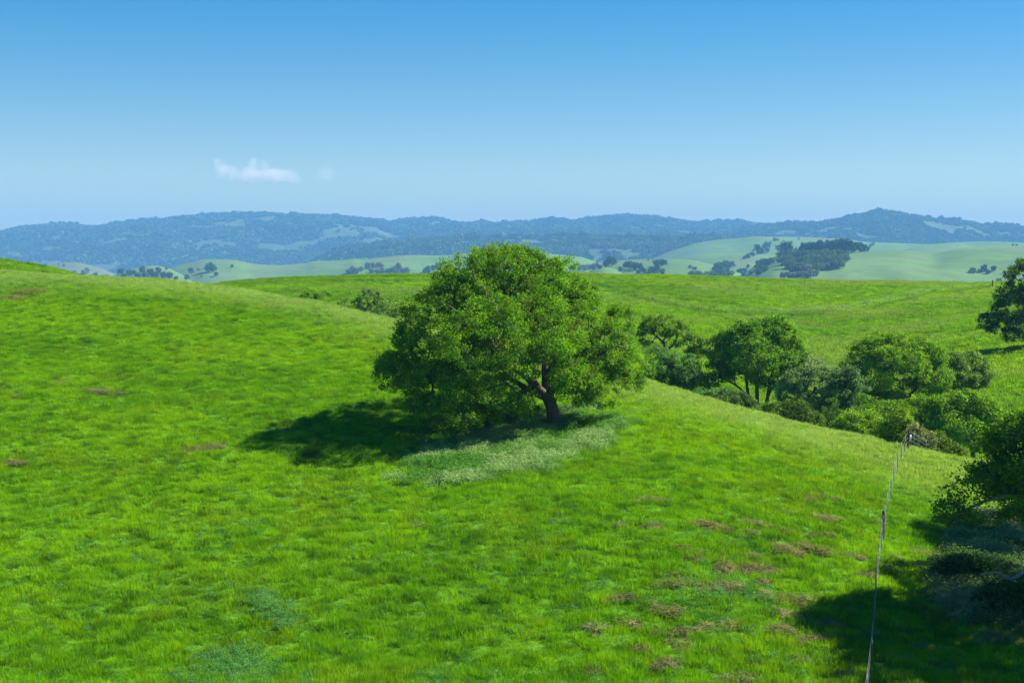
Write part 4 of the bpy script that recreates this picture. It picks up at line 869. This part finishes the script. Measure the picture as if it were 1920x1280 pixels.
fline = [(1617, 43), (1624, 46.5), (1632, 51), (1637, 55.5), (1642, 60), (1647, 64.5), (1652, 69), (1656, 72), (1663, 77), (1670, 81.5), (1676, 85.5), (1683, 89.5), (1690, 93), (1695, 95.5), (1702, 97.5)]
fp = [gpt(*q) for q in fline]
rootf = empty('wire_fence', fp[0]); tag(rootf, 'long wire fence running up the meadow beside the right-hand oak to the brow', 'fence')
O = fp[0]
for k, p in enumerate(fp):
    wood = k in (7, len(fp) - 1)
    o = link('post', wpost if wood else tpost, rootf, p - O); o.rotation_euler = (rng.normal(0, 0.02), rng.normal(0, 0.02), rng.uniform(-0.3, 0.3))
    if wood: tag(o, 'thick weathered wooden post' if k == 7 else 'wooden end post at the brow')
for h in (0.3, 0.6, 0.9, 1.25):
    A = []; B = []
    for a, b in zip(fp[:-1], fp[1:]):
        for q in range(4):
            t0, t1 = q / 4, (q + 1) / 4
            A.append(a * (1 - t0) + b * t0 + [0, -0.02, h - 0.03 * math.sin(math.pi * t0)]); B.append(a * (1 - t1) + b * t1 + [0, -0.02, h - 0.03 * math.sin(math.pi * t1)])
    V, Fa = tubes(np.array(A) - O, np.array(B) - O, np.full(len(A), 0.0036), np.full(len(A), 0.0036), 5)
    link('wire', new_mesh('wire', V, Fa, M_WIRE, smooth=True), rootf)
# side fence turning right over the brow
sp_ = [gpt(1702, 97.5), gpt(1706, 99.0), gpt(1713, 99.6), gpt(1722, 100.2), gpt(1736, 101.4)]
roots = empty('side_fence', sp_[0] + [0.3, 0, 0]); tag(roots, 'short run of wire fence turning right at the brow with a white tag', 'fence'); O = sp_[0] + [0.3, 0, 0]
for k, p in enumerate(sp_[1:]):
    o = link('post', wpost if k == 0 else tpost, roots, p - O)
for h in (0.3, 0.6, 0.9, 1.2):
    V, Fa = tubes(np.array(sp_[:-1]) + [0, -0.03, h] - O, np.array(sp_[1:]) + [0, -0.03, h] - O, np.full(4, 0.008), np.full(4, 0.008), 5)
    link('wire', new_mesh('wire', V, Fa, M_WIRE, smooth=True), roots)
V, Fa = box(0.10, 0.03, 0.55, 1.0, 0, -0.11); link('white_tag', new_mesh('white_tag', V, Fa, M_WHITE), roots, sp_[1] - O)

# ------------------------------------------------------------------ far fence across the pasture
far_posts = [(1137, 538), (1181, 553.5), (1223, 563.5), (1267, 575), (1310, 583.5), (1353, 587), (1402, 590), (1448, 592), (1489, 590.5), (1534, 587), (1580, 583), (1625, 576), (1668, 566), (1711, 556), (1754, 547.5), (1789, 543.5), (1824, 538.5), (1861, 540)]
pts = []
for q in far_posts:
    r = ground_at(q[0], q[1], ['ground'], ymin=160)
    if r is not None: pts.append(r[0])
rf = empty('pasture_fence', pts[0]); tag(rf, 'faint line of thin posts and wire crossing the far pasture to a corner post', 'fence'); O = pts[0]
for k, p in enumerate(pts):
    last = k == len(pts) - 1
    o = link('post', wpost if last else tpost, rf, p - O); o.scale = (1.6, 1.6, 1.05) if not last else (1.8, 1.8, 1.25)
V, Fa = tubes([pts[-1] - O + [-1.4, 0, 0.0]], [pts[-1] - O + [0, 0, 1.2]], [0.06], [0.05], 6); link('brace', new_mesh('brace', V, Fa, M_PALEBARK), rf)
for h in (0.5, 0.85, 1.2):
    V, Fa = tubes(np.array(pts[:-1]) + [0, 0, h] - O, np.array(pts[1:]) + [0, 0, h] - O, np.full(len(pts) - 1, 0.007), np.full(len(pts) - 1, 0.007), 4)
    link('wire', new_mesh('wire', V, Fa, M_WIRE), rf)

# ------------------------------------------------------------------ cloud
def cloud(name, px, py, wpx, hpx, Y, dens, label, lobes, seed):
    c = at(px, py, Y); m = m_at(Y)
    bm_V = []; nu, nv = 28, 14
    for i in range(nv + 1):
        for j in range(nu):
            a = math.pi * i / nv; b = 2 * math.pi * j / nu
            bm_V.append((math.sin(a) * math.cos(b) * wpx * m * 0.62, math.sin(a) * math.sin(b) * wpx * m * 0.3, math.cos(a) * hpx * m * 0.95))
    Fa = [[(i + 1) * nu + j, (i + 1) * nu + (j + 1) % nu, i * nu + (j + 1) % nu, i * nu + j] for i in range(nv) for j in range(nu)]
    mm_, t = mat(name); N = t.nodes; L = t.links
    tc = N.new('ShaderNodeTexCoord'); nz = N.new('ShaderNodeTexNoise'); nz.inputs['Scale'].default_value = 4.0 / (wpx * m) * 2; nz.inputs['Detail'].default_value = 8; nz.inputs['Roughness'].default_value = 0.68
    L.new(tc.outputs['Object'], nz.inputs['Vector'])
    sb = N.new('ShaderNodeVectorMath'); sb.operation = 'SUBTRACT'; sb.inputs[1].default_value = (0.5, 0.5, 0.5); L.new(nz.outputs['Color'], sb.inputs[0])
    sc_ = N.new('ShaderNodeVectorMath'); sc_.operation = 'SCALE'; sc_.inputs['Scale'].default_value = hpx * m * 1.5; L.new(sb.outputs[0], sc_.inputs[0])
    ad = N.new('ShaderNodeVectorMath'); ad.operation = 'ADD'; L.new(tc.outputs['Object'], ad.inputs[0]); L.new(sc_.outputs[0], ad.inputs[1])
    acc = None
    for (lx, lz, rx, rz, w) in lobes:
        s1 = N.new('ShaderNodeVectorMath'); s1.operation = 'SUBTRACT'; s1.inputs[1].default_value = ((lx - px) * m, 0, (py - lz) * m); L.new(ad.outputs[0], s1.inputs[0])
        d1 = N.new('ShaderNodeVectorMath'); d1.operation = 'DIVIDE'; d1.inputs[1].default_value = (rx * m, rx * m * 0.8, rz * m); L.new(s1.outputs[0], d1.inputs[0])
        ln = N.new('ShaderNodeVectorMath'); ln.operation = 'LENGTH'; L.new(d1.outputs[0], ln.inputs[0])
        mr = N.new('ShaderNodeMapRange'); mr.inputs[1].default_value = 1.0; mr.inputs[2].default_value = 0.25; mr.inputs[3].default_value = 0; mr.inputs[4].default_value = w; mr.interpolation_type = 'SMOOTHSTEP'; L.new(ln.outputs['Value'], mr.inputs[0])
        if acc is None: acc = mr.outputs[0]
        else:
            mx = N.new('ShaderNodeMath'); mx.operation = 'MAXIMUM'; L.new(acc, mx.inputs[0]); L.new(mr.outputs[0], mx.inputs[1]); acc = mx.outputs[0]
    ml = N.new('ShaderNodeMath'); ml.operation = 'MULTIPLY'; ml.inputs[1].default_value = dens; L.new(acc, ml.inputs[0])
    pv = N.new('ShaderNodeVolumePrincipled'); pv.inputs['Color'].default_value = (0.95, 0.96, 0.98, 1); pv.inputs['Anisotropy'].default_value = 0.2; L.new(ml.outputs[0], pv.inputs['Density'])
    o = N.new('ShaderNodeOutputMaterial'); L.new(pv.outputs[0], o.inputs['Volume'])
    ob = link(name, new_mesh(name, bm_V, Fa, mm_), loc=c); tag(ob, label, 'cloud'); return ob
cloud('cloud', 478, 325, 190, 36, 15000, 0.0048, 'single small white cloud with ragged peaks in the blue sky at left', [(425, 322, 28, 20, 1), (412, 308, 16, 18, 0.8), (470, 328, 45, 16, 1), (474, 312, 16, 20, 1), (494, 314, 16, 18, 0.9), (515, 328, 48, 15, 1), (545, 332, 26, 12, 0.7)], 1)
cloud('cloud_wisp', 612, 326, 44, 26, 15000, 0.002, 'barely visible wisp of cloud right of the small white cloud', [(612, 326, 24, 20, 1), (590, 334, 20, 10, 0.6)], 2)

# ------------------------------------------------------------------ haze
hx, hy0, hy1, hz0, hz1 = 12000.0, -600.0, 10250.0, BZ - 26.0, 262.0
V = [(a, b, c_) for c_ in (hz0, hz1) for a, b in ((-hx, hy0), (hx, hy0), (hx, hy1), (-hx, hy1))]
Fa = np.array([[0, 3, 2, 1], [4, 5, 6, 7], [0, 1, 5, 4], [1, 2, 6, 5], [2, 3, 7, 6], [3, 0, 4, 7]])
mh, t = mat('haze'); pv = t.nodes.new('ShaderNodeVolumePrincipled'); pv.inputs['Color'].default_value = (0.17, 0.43, 0.82, 1); pv.inputs['Density'].default_value = 0.000115; pv.inputs['Anisotropy'].default_value = 0.0
o = t.nodes.new('ShaderNodeOutputMaterial'); t.links.new(pv.outputs[0], o.inputs['Volume'])
hz = link('haze', new_mesh('haze', V, Fa, mh)); hz['kind'] = 'stuff'
